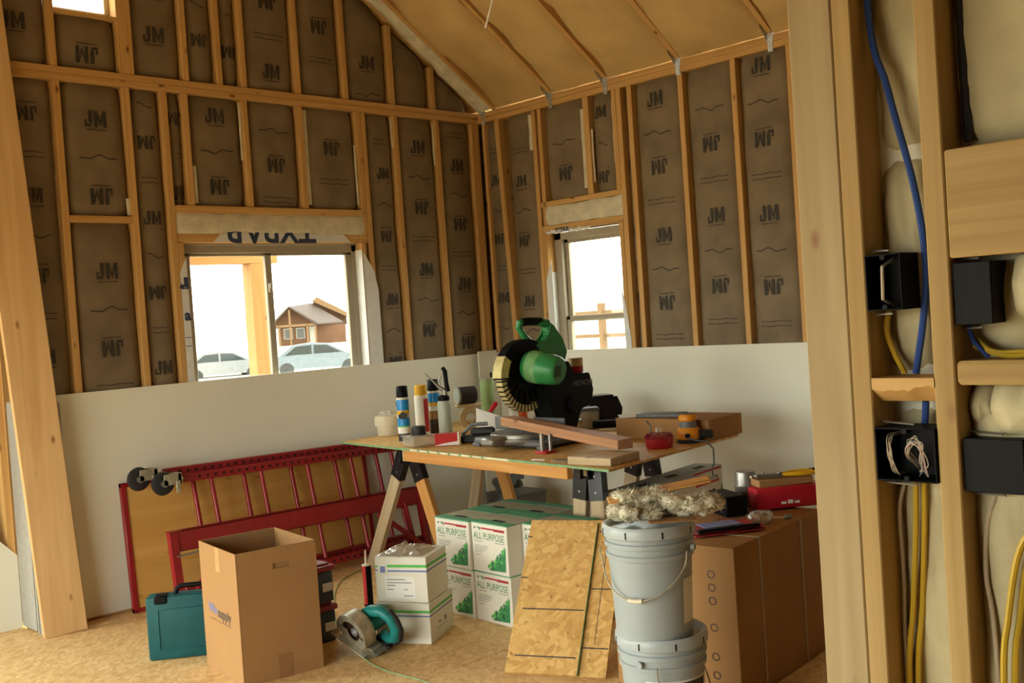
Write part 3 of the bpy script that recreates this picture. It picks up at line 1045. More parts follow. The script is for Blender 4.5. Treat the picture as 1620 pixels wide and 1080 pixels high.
def wall_wool(y0, y1, z0, z1, d0, seed, name='insulation_batt'):
    nu, nz = 22, 40
    V, F = [], []
    for j in range(nz + 1):
        z = z0 + (z1 - z0) * j / nz
        for i in range(nu + 1):
            y = y0 + (y1 - y0) * i / nu
            e = min(y - y0, y1 - y)
            ez = min(z - z0, z1 - z)
            d = XC + d0 + 0.018 * math.exp(-e / 0.015) + 0.03 * math.exp(-ez / 0.02) + 0.012 * noise.fractal(Vector((y * 14, z * 5, seed)), 1, 2, 4) + 0.006 * noise.noise(Vector((y * 60, z * 30, seed)))
            V.append((d, y, z))
    for j in range(nz):
        for i in range(nu):
            F.append((j * (nu + 1) + i, (j + 1) * (nu + 1) + i, (j + 1) * (nu + 1) + i + 1, j * (nu + 1) + i + 1))
    return MB().add(V, F).build(name, 'wool', wr, angle=1.4)


wall_wool(-4.9435, -4.8275, 0.04, 1.29, 0.072, 1)
wall_wool(-4.9435, -4.8275, 1.336, 1.735, 0.066, 2)
wall_wool(-4.9435, -4.8275, 1.735, 2.86, 0.074, 3)
wall_wool(-5.35, -4.983, 0.04, 1.318, 0.045, 4)
wall_wool(-5.35, -4.983, 1.365, 1.538, 0.066, 5)
wall_wool(-5.35, -5.072, 1.432, 1.539, 0.016, 15)
wall_wool(-5.026, -4.984, 1.243, 1.318, 0.024, 16)
wall_wool(-5.35, -5.028, 1.232, 1.320, 0.012, 17)
wall_wool(-5.35, -4.983, 1.735, 2.86, 0.062, 6)
y_ = -5.39
while y_ > -7.6:
    wall_wool(y_ - 0.36, y_, 0.04, 2.86, 0.05, y_)
    y_ -= 0.41
# side and front walls out of view, with the wide opening the light comes through
o = MB()
a, b_, c, d = SIDE_OPEN
xs_ = SIDE_X
zs_ = roof_z(xs_) + 0.25
o.box((xs_ - 0.1, -9.6, -0.2), (xs_, a, zs_))
o.box((xs_ - 0.1, b_, -0.2), (xs_, 0.15, zs_))
o.box((xs_ - 0.1, a, d), (xs_, b_, zs_))
struct(o.build('wall_side', 'kraft', smooth=False))
o = MB()
zr = lambda x: roof_z(x) + 0.2
for x0, x1 in ((-8.9, RIDGE_X), (RIDGE_X, 0.15)):
    o.prism([(x0, -0.2), (x1, -0.2), (x1, zr(x1)), (x0, zr(x0))], -9.6, -9.5, 'y')
struct(o.build('wall_front', 'kraft', smooth=False))

# ------------------------------------------------------------------ OUTSIDE
struct(MB().box((-500, -500, -0.64), (500, 600, -0.6)).build('ground', 'dirt', smooth=False))
V, F = [], []
n = 60
for i in range(n + 1):
    a = math.radians(10 + 80 * i / n)
    h = 10 + 9 * noise.noise(Vector((i * 0.12, 1, 0))) + 3 * noise.noise(Vector((i * 0.5, 4, 0)))
    for r, z in ((420, -1), (470, h), (560, h + 3)):
        V.append((r * math.sin(a), r * math.cos(a), z))
for i in range(n):
    for k in range(2):
        F.append((i * 3 + k, i * 3 + k + 1, (i + 1) * 3 + k + 1, (i + 1) * 3 + k))
struct(MB().add(V, F).build('hills', 'hill'))
# porch in front of the gable wall
o = lumber('porch_post', (-0.745, 2.03, -0.6), (-0.745, 2.03, 2.064), 0.135, 0.135, (1, 0, 0), 'porch')
tag(o, 'square timber porch post seen through the sliding window', 'post')
o = lumber('porch_beam', (-4.5, 2.03, 2.165), (-0.55, 2.03, 2.165), 0.2, 0.135, (0, 0, 1), 'porch')
tag(o, 'timber porch beam resting on the porch post outside the sliding window', 'beam')
# neighbour house
az = math.radians(33.6)
hr, hf = Vector((math.cos(az), -math.sin(az), 0)), Vector((math.sin(az), math.cos(az), 0))
HB = Vector((CAM.x, CAM.y, 0)) + hf * 150
ho = thing('house', 'brown gabled neighbour house with timber porch seen through the sliding window', 'house', HB, -az)
# local x = along the facade, y = away
b = MB()
b.box((-3.9, 3, -0.6), (5.2, 9, 2.0), 0)
b.prism([(-4.6, 1.9), (1.3, 1.9), (1.3, 2.2), (-2.45, 4.8), (-4.6, 2.7)], 3.0, 3.2, 'y', 0)
b.prism([(0.8, 1.9), (5.6, 1.9), (5.6, 3.2), (1.5, 5.8), (0.8, 5.2)], 8.0, 9.0, 'y', 0)
b.build('wall', 'housewall', ho, smooth=False)
for i, (x0, x1, xa, za, y0, y1) in enumerate(((-4.7, 1.3, -2.45, 4.7, 1.2, 9.0),)):
    r_ = MB()
    for (xa0, za0, xb0, zb0) in ((x0, 2.55, xa, za), (xa, za, x1, 2.15)):
        r_.add([(xa0, y0, za0), (xb0, y0, zb0), (xb0, y1, zb0), (xa0, y1, za0), (xa0, y0, za0 + 0.25), (xb0, y0, zb0 + 0.25), (xb0, y1, zb0 + 0.25), (xa0, y1, za0 + 0.25)],
               [(0, 1, 2, 3), (7, 6, 5, 4), (0, 4, 5, 1), (1, 5, 6, 2), (2, 6, 7, 3), (3, 7, 4, 0)])
    r_.build('roof', 'roofm', ho, smooth=False)
r_ = MB()
r_.add([(-2.4, 4.0, 4.7), (0.6, 6.5, 5.1), (5.0, 4.0, 2.1), (1.0, 1.2, 2.1), (-2.4, 4.0, 4.9), (0.6, 6.5, 5.3), (5.0, 4.0, 2.3), (1.0, 1.2, 2.3)],
       [(0, 1, 2, 3), (7, 6, 5, 4), (0, 4, 5, 1), (1, 5, 6, 2), (2, 6, 7, 3), (3, 7, 4, 0)])
r_.build('roof', 'roofm', ho, smooth=False)
r_ = MB()
r_.prism([(0.8, 5.5), (1.5, 6.1), (5.6, 3.6), (5.6, 3.0)], 5.5, 9.5, 'y')
r_.build('roof', 'housetrim', ho, smooth=False)
for x in (-4.0, -2.45, -0.1, 1.0):
    MB().box((x - 0.13, 1.4, -0.6), (x + 0.13, 1.66, 2.2 if abs(x + 2.45) > 0.1 else 4.4)).build('porch_post', 'housetrim', ho, smooth=False)
MB().box((-4.3, 1.4, 2.0), (1.1, 1.66, 2.3)).build('porch_beam', 'housetrim', ho, smooth=False)
for x in (-3.4, -1.7):
    wd_ = MB().box((x, 2.9, 0.3), (x + 1.2, 3.0, 1.8), 0).build('window', 'housewhite', ho, smooth=False)
    MB().box((x + 0.1, 2.86, 0.4), (x + 1.1, 2.9, 1.7), 0).build('pane', 'houseglass', wd_, smooth=False)
MB().box((0.15, 2.9, -0.5), (0.95, 3.0, 1.9)).build('door', 'housewhite', ho, smooth=False)


def car(loc, rz, paint, label):
    t = thing('car', label, 'car', loc, rz, None)
    body = [(-2.2, 0.35), (-2.25, 0.75), (-1.9, 0.95), (-1.0, 1.0), (1.1, 1.0), (2.0, 0.85), (2.25, 0.65), (2.2, 0.35)]
    cab = [(-1.75, 0.95), (-1.1, 1.42), (-0.3, 1.5), (0.5, 1.42), (1.35, 0.95)]
    b = MB()
    b.prism(body[::-1], -0.85, 0.85, 'y')
    b.prism(cab[::-1], -0.72, 0.72, 'y')
    b.build('body', paint, t, angle=0.5)
    for sy in (-0.735, 0.725):
        for pl_ in ([(-1.45, 0.99), (-0.25, 0.99), (-0.25, 1.40), (-0.95, 1.36)], [(-0.15, 0.99), (1.12, 0.99), (0.45, 1.36), (-0.15, 1.40)]):
            MB().prism(pl_, sy, sy + 0.01, 'y').build('side_window', 'carglass', t, smooth=False)
    for x in (-1.4, 1.4):
        for sy in (-0.86, 0.66):
            MB().cyl((x, sy, 0.33), (x, sy + 0.2, 0.33), 0.33, seg=20).build('wheel', 'rubber', t)
    return t


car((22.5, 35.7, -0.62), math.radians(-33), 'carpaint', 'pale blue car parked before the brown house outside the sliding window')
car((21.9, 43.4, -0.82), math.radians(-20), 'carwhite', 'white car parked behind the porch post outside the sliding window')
fe = thing('fence', 'timber post and rail fence outside the smaller window', 'fence', (12.0, 9.0, -0.6))
for y in (-3.2, -1.6, 0.25, 1.9, 3.6):
    MB().box((-0.07, y - 0.06, 0), (0.07, y + 0.06, 2.24), 0, 0.01).build('post', 'housetrim', fe, smooth=False)
for z in (0.9, 1.5, 2.0):
    MB().box((-0.02, -3.2, z), (0.02, 3.6, z + 0.08)).build('rail', 'housetrim', fe, smooth=False)
for i, (x, y, wd_) in enumerate(((7.2, 4.0, 1.3), (8.6, 6.2, 1.2))):
    o = MB()
    for k in range(5):
        o.box((-wd_, -0.3 + 0.02 * k, k * 0.2), (wd_, 0.3, k * 0.2 + 0.17), 0, 0.01)
    tag(place(o.build('lumber_pile', 'housetrim', smooth=False), (x, y, -0.6), 0.4 + i), ('low' if i else 'longer') + ' stack of timber on the ground outside the smaller window', 'lumber', kind='stuff')

# ------------------------------------------------------------------ AT THE LEFT: leaning board and drywall strips
bo = thing('leaning_board', 'tall wide pine board leaning against the stud wall', 'board', (-3.31, -0.15, 0))
b = MB()
x0, x1, th = -3.42, -3.205, 0.038
H = 3.4
dx, dy = -0.0465 * H, 0.033 * H
v = [(x0, -0.150, 0), (x1, -0.172, 0), (x1 + 0.004, -0.172 + th, 0), (x0 + 0.004, -0.150 + th, 0)]
v = v + [(p[0] + dx, p[1] + dy, H) for p in v]
b.add([(p[0] + 3.31, p[1] + 0.15, p[2]) for p in v], [(3, 2, 1, 0), (4, 5, 6, 7), (0, 1, 5, 4), (1, 2, 6, 5), (2, 3, 7, 6), (3, 0, 4, 7)])
bd = bmesh.new()
b2 = MB()
for q in b.v:
    bd.verts.new(q)
bd.verts.ensure_lookup_table()
for q in b.f:
    bd.faces.new([bd.verts[i] for i in q])
bmesh.ops.bevel(bd, geom=list(bd.edges), offset=0.004, segments=1, affect='EDGES')
b2.bm(bd)
b2.build('plank', 'board', bo)
cut = ['nearest the wall', 'second from the wall', 'third from the wall', 'outermost, touching the board']
for i in range(4):
    y = -0.0150 - 0.0150 * i
    o = MB().box((0, -0.0127, 0), (0.17, 0.0, 1.19 + 0.008 * (i % 2)), 0, 0.001)
    ob = o.build('drywall_strip', 'gypsum', smooth=False)
    place(ob, (-3.402 + 0.006 * (i % 3), y, 0.0))
    tag(ob, 'narrow upright drywall strip behind the leaning board, ' + cut[i], 'drywall strip', 'drywall strips behind the leaning board')

# drywall offcut standing in the corner
o = MB()
o.box((0, -0.0127, 0), (0.185, 0, 1.25), 0, 0.001)
o.box((0.10, -0.0135, 1.00), (0.118, -0.0126, 1.09), 1)
ob = o.build('drywall_offcut', ['drywall', 'darkhole'], smooth=False)
ob.location = (-0.205, -0.052, 0.0)
tag(ob, 'narrow drywall offcut with dark slot standing in the wall corner', 'drywall strip')

# ------------------------------------------------------------------ RED SCAFFOLD, knocked down against the wall
RZ = 0.0
pf = thing('scaffold_deck', 'plywood scaffold deck with red metal rim leaning on the drywall', 'scaffold deck', (-2.09, -0.09, 0.0))
lean = R(math.radians(-4.5), 'X')
MB().box((-0.80, -0.006, 0.02), (0.80, 0.012, 0.69), 0).build('plywood_panel', 'ply', pf, mat=lean)
b = MB()
for x0, x1, z0, z1 in ((-0.83, -0.80, 0.0, 0.715), (0.80, 0.83, 0.0, 0.715), (-0.83, 0.83, 0.0, 0.025), (-0.83, 0.83, 0.69, 0.715)):
    b.box((x0, -0.014, z0), (x1, 0.018, z1), 0, 0.003)
b.build('metal_rim', 'red', pf, mat=lean)


def end_frame(label, x, y, dz, first):
    """ladder frame lying on its side: two long punched rails, short rungs between"""
    t = thing('scaffold_end_frame', label, 'scaffold frame', (x, y, 0.0), 0, 'red scaffold end frames')
    L0, L1 = 0.0, 1.62
    top, bot = 0.712 + dz, 0.085 + dz * 0.5
    ln = 0.215
    # rail local: leaning so that the top is nearer the wall
    ytop, ybot = ln * 0.62, -0.02
    for nm, z, yy, dip in (('rail', top, ytop, -0.03), ('rail', bot, ybot, -0.01)):
        r_ = MB()
        m_ = Matrix.Translation((L0, yy, z)) @ R(math.atan2(-dip, L1 - L0) * -1 if False else math.atan2(dip, L1), 'Y').inverted()
        r_.box((0, -0.020, -0.023), (L1, 0.020, 0.023), 0, 0.004, mat=m_)
        k = 0
        xx = 0.09
        while xx < L1 - 0.04:
            r_.cyl((xx, -0.0202, 0.0), (xx, -0.0212, 0.0), 0.0085, seg=8, mi=1, mat=m_)
            xx += 0.0508
        r_.build(nm, ['red', 'darkhole'], t, mat=None)
    for k in range(5):
        xx = 0.17 + 0.325 * k
        zt = top - 0.03 * xx / L1
        MB().cyl((xx, ytop, zt - 0.02), (xx - 0.012, ybot, bot + 0.02), 0.0135, seg=12).build('rung', 'red', t)
    for xx in (0.012, L1 - 0.03):
        MB().box((xx, -0.012, 0.0), (xx + 0.02, 0.012, bot - 0.02), 0, 0.002).build('foot_pin', 'steel', t, mat=T(0, ybot, 0))
    c = MB()
    cx, cz, cy = -0.17 if first else -0.15, top - 0.005, ytop - 0.055
    c.cyl((cx + 0.09, cy + 0.02, cz), (0.0, ytop, top), 0.013, seg=12)
    c.box((cx - 0.005, cy - 0.030, cz - 0.012), (cx + 0.10, cy - 0.026, cz + 0.05), 0, 0.001, R(0.0))
    c.box((cx - 0.005, cy + 0.026, cz - 0.012), (cx + 0.10, cy + 0.030, cz + 0.05), 0, 0.001)
    c.box((cx + 0.075, cy - 0.030, cz - 0.012), (cx + 0.10, cy + 0.030, cz + 0.05), 0, 0.004)
    c.box((cx + 0.06, cy - 0.042, cz - 0.06), (cx + 0.085, cy - 0.030, cz + 0.01), 0, 0.003)
    co = c.build('caster_fork', 'alu', t)
    wl_ = MB()
    prof = [(0.012, -0.018), (0.05, -0.018), (0.062, -0.013), (0.066, 0.0), (0.062, 0.013), (0.05, 0.018), (0.012, 0.018)]
    wl_.lathe(prof, 26, 0, Matrix.Translation((cx, cy, cz)) @ R(PI / 2, 'X'))
    wl_.cyl((cx, cy - 0.03, cz), (cx, cy + 0.03, cz), 0.02, seg=14, mi=1)
    wl_.build('wheel', ['rubber', 'steel'], co)
    return t


end_frame('red ladder-like scaffold end frame with caster, rear of the pair, against the plywood deck', -2.69, -0.225, 0.03, True)
end_frame('red ladder-like scaffold end frame with caster, front of the pair, behind the side rail', -2.605, -0.290, -0.008, False)

sr = thing('scaffold_side_rail', 'long red channel rail with end plates propped before the scaffold frames', 'scaffold rail', (-2.80, -0.400, 0.0))
Ls = 1.77
tilt = math.atan2(0.028, Ls)
mt = Matrix.Translation((0, 0.06, 0.448)) @ R(tilt, 'Y')
b = MB()
b.box((0, 0.0, -0.112), (Ls, 0.005, 0.0), 0, 0.001, mt)
b.box((0.0, 0.0, -0.006), (0.085, 0.052, 0.0), 0, 0.001, mt)
b.box((0.085, 0.0, -0.006), (Ls, 0.012, 0.0), 0, 0.001, mt)
b.box((0.085, 0.042, -0.018), (Ls, 0.052, 0.0), 0, 0.001, mt)
b.box((0.0, 0.0, -0.112), (Ls, 0.045, -0.107), 0, 0.001, mt)
b.build('channel', 'red', sr, smooth=False)
for x, s_ in ((0.0, 1), (Ls - 0.045, -1)):
    b = MB()
    m_ = basis((x, 0.0, 0.0), (1, 0, 0), (0, 1, 0), (0.0, 0.13, 1)) if False else None
    zt = 0.448 - (0.028 if s_ < 0 else 0)
    b.add([(x, 0.0, 0.0), (x + 0.045, 0.0, 0.0), (x + 0.045, 0.06, zt), (x, 0.06, zt), (x, 0.035, 0.0), (x + 0.045, 0.035, 0.0), (x + 0.045, 0.10, zt), (x, 0.10, zt)],
          [(0, 1, 2, 3), (7, 6, 5, 4), (0, 4, 5, 1), (2, 6, 7, 3), (3, 7, 4, 0), (1, 5, 6, 2)])
    b.box((x + 0.010, -0.003, 0.03), (x + 0.035, 0.05, 0.33), 1) if False else None
    b.build('end_plate', 'red', sr, smooth=False)
    pin = MB().tube([(x + 0.02, 0.03, 0.318), (x + 0.09, 0.02, 0.322), (x + 0.15, 0.01, 0.328), (x + 0.155, 0.01, 0.296)], 0.006, 8)
    if s_ > 0:
        pin.build('lock_pin', 'steel', sr)
MB().tube([(0.05, 0.02, 0.03), (0.30, 0.055, 0.34)], 0.013, 10).build('brace', 'red', sr)
MB().box((-0.016, -0.008, 0), (0.016, 0.008, 0.46), 0, 0.002, basis((Ls - 0.02, 0.025, 0.02), (0.7, 0, 0.7), (0, 1, 0), (-0.78, 0.06, 0.62))).build('brace', 'red', sr)
MB().tube([(Ls - 0.10, 0.03, 0.0), (Ls - 0.16, 0.06, 0.34)], 0.012, 10).build('brace', 'red', sr)

# ------------------------------------------------------------------ ON THE FLOOR, left to right
tc = thing('tool_case', 'teal plastic tool case with black latches standing on edge behind the open carton', 'tool case', (-3.267, -1.003, 0), math.radians(-35.9))
b = MB()
b.box((0, 0.0, 0.0), (0.42, 0.052, 0.295), 0, 0.012, seg=2)
b.box((0, 0.054, 0.0), (0.42, 0.105, 0.295), 0, 0.012, seg=2)
b.build('shell', 'teal', tc)
b = MB()
for lo, hi in (((0.055, -0.004, 0.045), (0.34, 0.004, 0.05)), ((0.055, -0.004, 0.235), (0.34, 0.004, 0.24)), ((0.052, -0.004, 0.045), (0.057, 0.004, 0.24)), ((0.338, -0.004, 0.045), (0.343, 0.004, 0.24))):
    b.box(lo, hi, 0, 0.002)
b.build('panel_rib', 'teal', tc)
b = MB().tube([(0.13, 0.05, 0.29), (0.14, 0.05, 0.322), (0.16, 0.05, 0.33), (0.27, 0.05, 0.33), (0.29, 0.05, 0.322), (0.30, 0.05, 0.29)], 0.011, 10)
b.build('handle', 'black', tc)
for x in (0.07, 0.335):
    MB().box((x - 0.03, -0.006, 0.262), (x + 0.03, 0.06, 0.302), 0, 0.006).build('latch', 'black', tc)

# tall open carton
cb = thing('cardboard_box', 'tall open cardboard box with hand slot and blue printed name', 'box', (-3.189, -1.72, 0), math.radians(-9.0))
W_, D_, H_ = 0.369, 0.45, 0.567
t_ = 0.006
b = MB()
b.box((t_, t_, 0), (W_ - t_, D_ - t_, t_), 1)
b.box((0, 0, 0), (t_, D_, H_), 0, 0.0015)
b.box((W_ - t_, 0, 0), (W_, D_, H_), 0, 0.0015)
b.box((t_, D_ - t_, 0), (W_ - t_, D_, H_), 1, 0.0015)
# front wall with the slot
sx0, sx1, sz0, sz1 = 0.165, 0.245, 0.475, 0.500
for lo, hi in (((t_, 0, 0), (W_ - t_, t_, sz0)), ((t_, 0, sz1), (W_ - t_, t_, H_)), ((t_, 0, sz0), (sx0, t_, sz1)), ((sx1, 0, sz0), (W_ - t_, t_, sz1))):
    b.box(lo, hi, 0)
b.build('carton_body', ['card', 'cardin'], cb, smooth=False)
MB().box((sx0 - 0.002, t_, sz0 - 0.01), (sx1 + 0.002, t_ + 0.004, sz1 + 0.004), 0, 0.001).build('slot_flap', 'cardin', cb)
b = MB()
b.box((-0.0008, 0.195, 0.46), (0.0, 0.245, H_), 0)
b.build('tape', 'tape', cb)
MB().box((0.16, -0.0008, 0.0), (0.225, 0.0, 0.105), 0).build('tape', 'tape2', cb)
b = MB()
mtx = basis((-0.001, 0.215, 0.275), (0, -1, 0), (0, 0, 1), (-1, 0, 0))
wv = text_geo('Winsupply', 0.062, 0.001)[0]
wa, wb_ = min(q[0] for q in wv), max(q[0] for q in wv)
ww = text_geo('Win', 0.062, 0.003)[0]
w1w = max(q[0] for q in ww) - min(q[0] for q in ww)
ws = text_geo('supply', 0.062, 0.001)[0]
wsw = max(q[0] for q in ws) - min(q[0] for q in ws)
mtx = basis((-0.001, 0.235, 0.275), (0, -1, 0), (0, 0, 1), (-1, 0, 0))
b.text('Win', 0.062, mtx @ T(-(wsw + 0.004) / 2, 0.006, 0), 0, 0.0012)
b.text('supply', 0.062, mtx @ T((w1w + 0.004) / 2, 0, 0), 1, 0.001)
b.box((-0.0012, 0.10, 0.235), (-0.001, 0.36, 0.2372), 1)
b.build('lettering', ['pblue', 'pblack'], cb, smooth=False)

# organiser bins with red lids
def bin_(z, label):
    t = thing('storage_bin', label, 'storage bin', (-2.645, -1.365, z), 0.0, 'red-lidded storage bins')
    b = MB()
    b.box((-0.095, -0.125, 0.0), (0.095, 0.125, 0.150), 0, 0.012, seg=2)
    b.build('tub', 'bin', t)
    b = MB()
    b.box((-0.105, -0.135, 0.150), (0.105, 0.135, 0.178), 0, 0.008, seg=2)
    b.box((-0.085, -0.115, 0.178), (0.085, 0.115, 0.188), 0, 0.004)
    b.build('lid', 'red', t)
    MB().box((0.0955, -0.06, 0.055), (0.097, 0.03, 0.095), 0).build('paper_label', 'paper', t)
    MB().box((0.03, -0.127, 0.055), (0.085, -0.1255, 0.095), 0).build('paper_label', 'paper', t)
    return t


bin_(0.0, 'smoky plastic bin with red lid on the floor behind the open carton')
bin_(0.188, 'smoky plastic bin with red lid stacked on the lower bin')
b = MB()
for k in range(5):
    b.tube([(0.05 * math.cos(a * PI / 8) * (1 - 0.05 * k), 0.05 * math.sin(a * PI / 8), 0.010 + 0.012 * k + 0.004 * math.sin(a)) for a in range(17)], 0.0065, 6)
o = place(b.build('cable_coil', 'whitecable'), (-2.70, -1.42, 0.376))
tag(o, 'pale coil of cable on the upper red-lidded bin', 'cable')

# caulk tube
ct = thing('caulk_tube', 'red and black caulk cartridge with pale nozzle standing on the floor', 'caulk tube', (-2.09, -1.125, 0))
b = MB()
b.lathe([(0.0, 0.0), (0.025, 0.0), (0.025, 0.012)], 22, 2)
n = 18
V, F, m_ = [], [], []
for j in range(25):
    for i in range(n):
        a = 2 * PI * i / n
        V.append((0.0245 * math.cos(a), 0.0245 * math.sin(a), 0.012 + 0.205 * j / 24))
b.add(V, [])
base = len(b.v) - len(V)
for j in range(24):
    for i in range(n):
        b.f.append(tuple(base + q for q in (j * n + i, j * n + (i + 1) % n, (j + 1) * n + (i + 1) % n, (j + 1) * n + i)))
        a = (i * 20 - 225 + 360) % 360
        b.m.append(0 if 250 < a < 350 else 2)
b.lathe([(0.0255, 0.217), (0.0255, 0.223), (0.010, 0.228), (0.0, 0.228)], 22, 3)
b.build('cartridge', ['canred', 'paper', 'black', 'offwhite'], ct)
MB().lathe([(0.009, 0.226), (0.0075, 0.25), (0.004, 0.30), (0.0, 0.30)], 14).build('nozzle', 'offwhite', ct)

# circular saw, tilted on its guard
cs = thing('circular_saw', 'teal cordless circular saw with metal guard resting on its plate on the floor', 'circular saw', (-2.590, -1.800, 0.0))
vr, va, vu = Vector((0.715, -0.699, 0)), Vector((0.699, 0.715, 0)), Vector((0, 0, 1))
def vv(x, y, z):
    return vr * x + va * y + vu * z
ya = vv(0.66, 0.69, 0.26).normalized()
e1 = vv(0.80, -0.45, -0.36)
e1 = (e1 - ya * e1.dot(ya)).normalized()
e2 = e1.cross(ya)
mg = basis(vv(-0.055, -0.02, 0.112), e1, ya, e2)
def band(mb, r0, r1, a0, a1, y0, y1, mi=0, n=20):
    v, f = [], []
    for y in (y0, y1):
        for r_ in (r1, r0):
            for i in range(n + 1):
                a = math.radians(a0 + (a1 - a0) * i / n)
                v.append((r_ * math.cos(a), y, r_ * math.sin(a)))
    m = n + 1
    for i in range(n):
        f += [(i, i + 1, m + i + 1, m + i), (2 * m + i + 1, 2 * m + i, 3 * m + i, 3 * m + i + 1), (i + 1, i, 2 * m + i, 2 * m + i + 1), (m + i, m + i + 1, 3 * m + i + 1, 3 * m + i)]
    f += [(0, m, 3 * m, 2 * m), (n, 2 * m + n, 3 * m + n, m + n)]
    mb.add(v, f, mi, mg)
b = MB()
band(b, 0.084, 0.097, -12, 200, -0.030, 0.034)
band(b, 0.030, 0.097, -12, 200, 0.028, 0.036)
band(b, 0.066, 0.085, 20, 170, -0.030, -0.026)
b.build('upper_guard', 'alu', cs)
b = MB()
b.cyl(mg @ Vector((0, -0.001, 0)), mg @ Vector((0, 0.001, 0)), 0.080, seg=40)
b.build('blade', 'brown', cs)
b = MB()
b.cyl(mg @ Vector((0, -0.010, 0)), mg @ Vector((0, 0.0, 0)), 0.020, seg=18)
b.cyl(mg @ Vector((0, -0.018, 0)), mg @ Vector((0, -0.010, 0)), 0.009, seg=6)
b.build('arbor_bolt', 'zinc', cs)
b = MB()
band(b, 0.040, 0.088, 188, 352, -0.016, -0.012)
band(b, 0.083, 0.088, 188, 352, -0.016, 0.020)
b.build('lower_guard', 'alu', cs)
b = MB()
b.box((-0.125, -0.045, -0.066), (0.135, -0.010, -0.062), 0, 0.001, mg)
b.box((-0.125, 0.012, -0.066), (0.135, 0.100, -0.062), 0, 0.001, mg)
b.box((0.098, -0.045, -0.066), (0.135, 0.100, -0.062), 0, 0.001, mg)
b.box((-0.125, -0.045, -0.066), (-0.098, 0.100, -0.062), 0, 0.001, mg)
b.build('base_plate', 'alu', cs)
b = MB()
b.box((-0.03, 0.034, -0.045), (0.05, 0.066, 0.045), 0, 0.010, mg)
b.box((0.045, 0.02, -0.062), (0.062, 0.05, 0.02), 0, 0.003, mg)
b.build('gear_housing', 'alu', cs)
b = MB()
b.lathe([(0.0, 0.0), (0.046, 0.0), (0.050, 0.015), (0.050, 0.085), (0.042, 0.115), (0.0, 0.120)], 24, 0, mg @ T(0.0, 0.062, 0.0) @ R(-PI / 2, 'X'))
b.build('motor', 'tealbright', cs)
b = MB()
b.tube([mg @ Vector(q) for q in ((-0.02, 0.07, 0.045), (0.02, 0.08, 0.085), (0.07, 0.09, 0.105), (0.115, 0.10, 0.090), (0.145, 0.11, 0.045), (0.145, 0.11, -0.01), (0.115, 0.105, -0.035), (0.07, 0.10, -0.03))], [0.026, 0.028, 0.024, 0.024, 0.027, 0.028, 0.026, 0.024], 14)
b.build('handle', 'tealbright', cs)
b = MB()
b.tube([mg @ Vector(q) for q in ((0.10, 0.11, 0.118), (0.145, 0.115, 0.085), (0.170, 0.118, 0.040), (0.168, 0.118, -0.015), (0.14, 0.112, -0.055))], 0.014, 10)
b.build('rubber_grip', 'rubber', cs)
b = MB()
b.box((0.045, 0.075, -0.085), (0.135, 0.145, -0.045), 0, 0.010, mg)
b.build('battery', 'black', cs)

# two white fitting cartons
def white_box(label, o, rz, w_, d_, h_, fine):
    t = thing('white_carton', label, 'box', o, rz, 'white cartons with green and blue stripes')
    MB().box((0, 0, 0), (w_, d_, h_), 0, 0.003).build('carton_body', 'white', t)
    b = MB()
    e = 0.0008
    for z0, z1, m_ in ((0.78, 0.84, 0), (0.72, 0.745, 2), (0.68, 0.72, 1)):
        b.box((-e, 0.0 if not fine else 0.0, h_ * z0), (0.0, d_ * 0.76, h_ * z1), m_)
        b.box((0.0, -e, h_ * z0), (w_, 0.0, h_ * z1), m_)
    if fine:
        b.box((-e, d_ * 0.80, h_ * 0.66), (0, d_ * 0.90, h_ * 0.80), 1)
        b.box((-e, d_ * 0.945, h_ * 0.78), (0, d_, h_ * 0.82), 0)
        b.box((-e, d_ * 0.945, h_ * 0.70), (0, d_, h_ * 0.73), 1)
        b.box((-e, d_ * 0.24, h_ * 0.08), (0, d_ * 0.82, h_ * 0.58), 2)
        for y0, y1, z in ((0.42, 0.78, 0.50), (0.30, 0.78, 0.43), (0.62, 0.78, 0.37), (0.66, 0.78, 0.28), (0.38, 0.46, 0.28), (0.28, 0.46, 0.14)):
            b.box((-2 * e, d_ * y0, h_ * z), (-e, d_ * y1, h_ * (z + 0.018)), 3)
    else:
        for x0, x1, z0, z1 in ((0.35, 0.45, 0.38, 0.42), (0.6, 0.68, 0.34, 0.46), (0.3, 0.72, 0.26, 0.275)):
            b.box((w_ * x0, -e, h_ * z0), (w_ * x1, 0.0, h_ * z1), 3)
    b.build('printing', ['lgreen', 'pblue', 'paper', 'pgrey'], t, smooth=False)
    MB().box((-0.001, -0.001, h_ * 0.995), (w_ + 0.001, d_ * 0.5 - 0.002, h_ + 0.003), 0, 0.001).build('top_flap', 'white', t)
    MB().box((-0.001, d_ * 0.5 + 0.002, h_ * 0.995), (w_ + 0.001, d_ + 0.001, h_ + 0.003), 0, 0.001).build('top_flap', 'white', t)
    return t


white_box('white striped carton on the floor, beneath a smaller one', (-2.341, -1.942, 0), math.radians(28.4), 0.30, 0.275, 0.187, False)
white_box('white striped carton with printed label, stacked on another carton', (-2.333, -1.930, 0.1905), math.radians(27.6), 0.25, 0.262, 0.211, True)
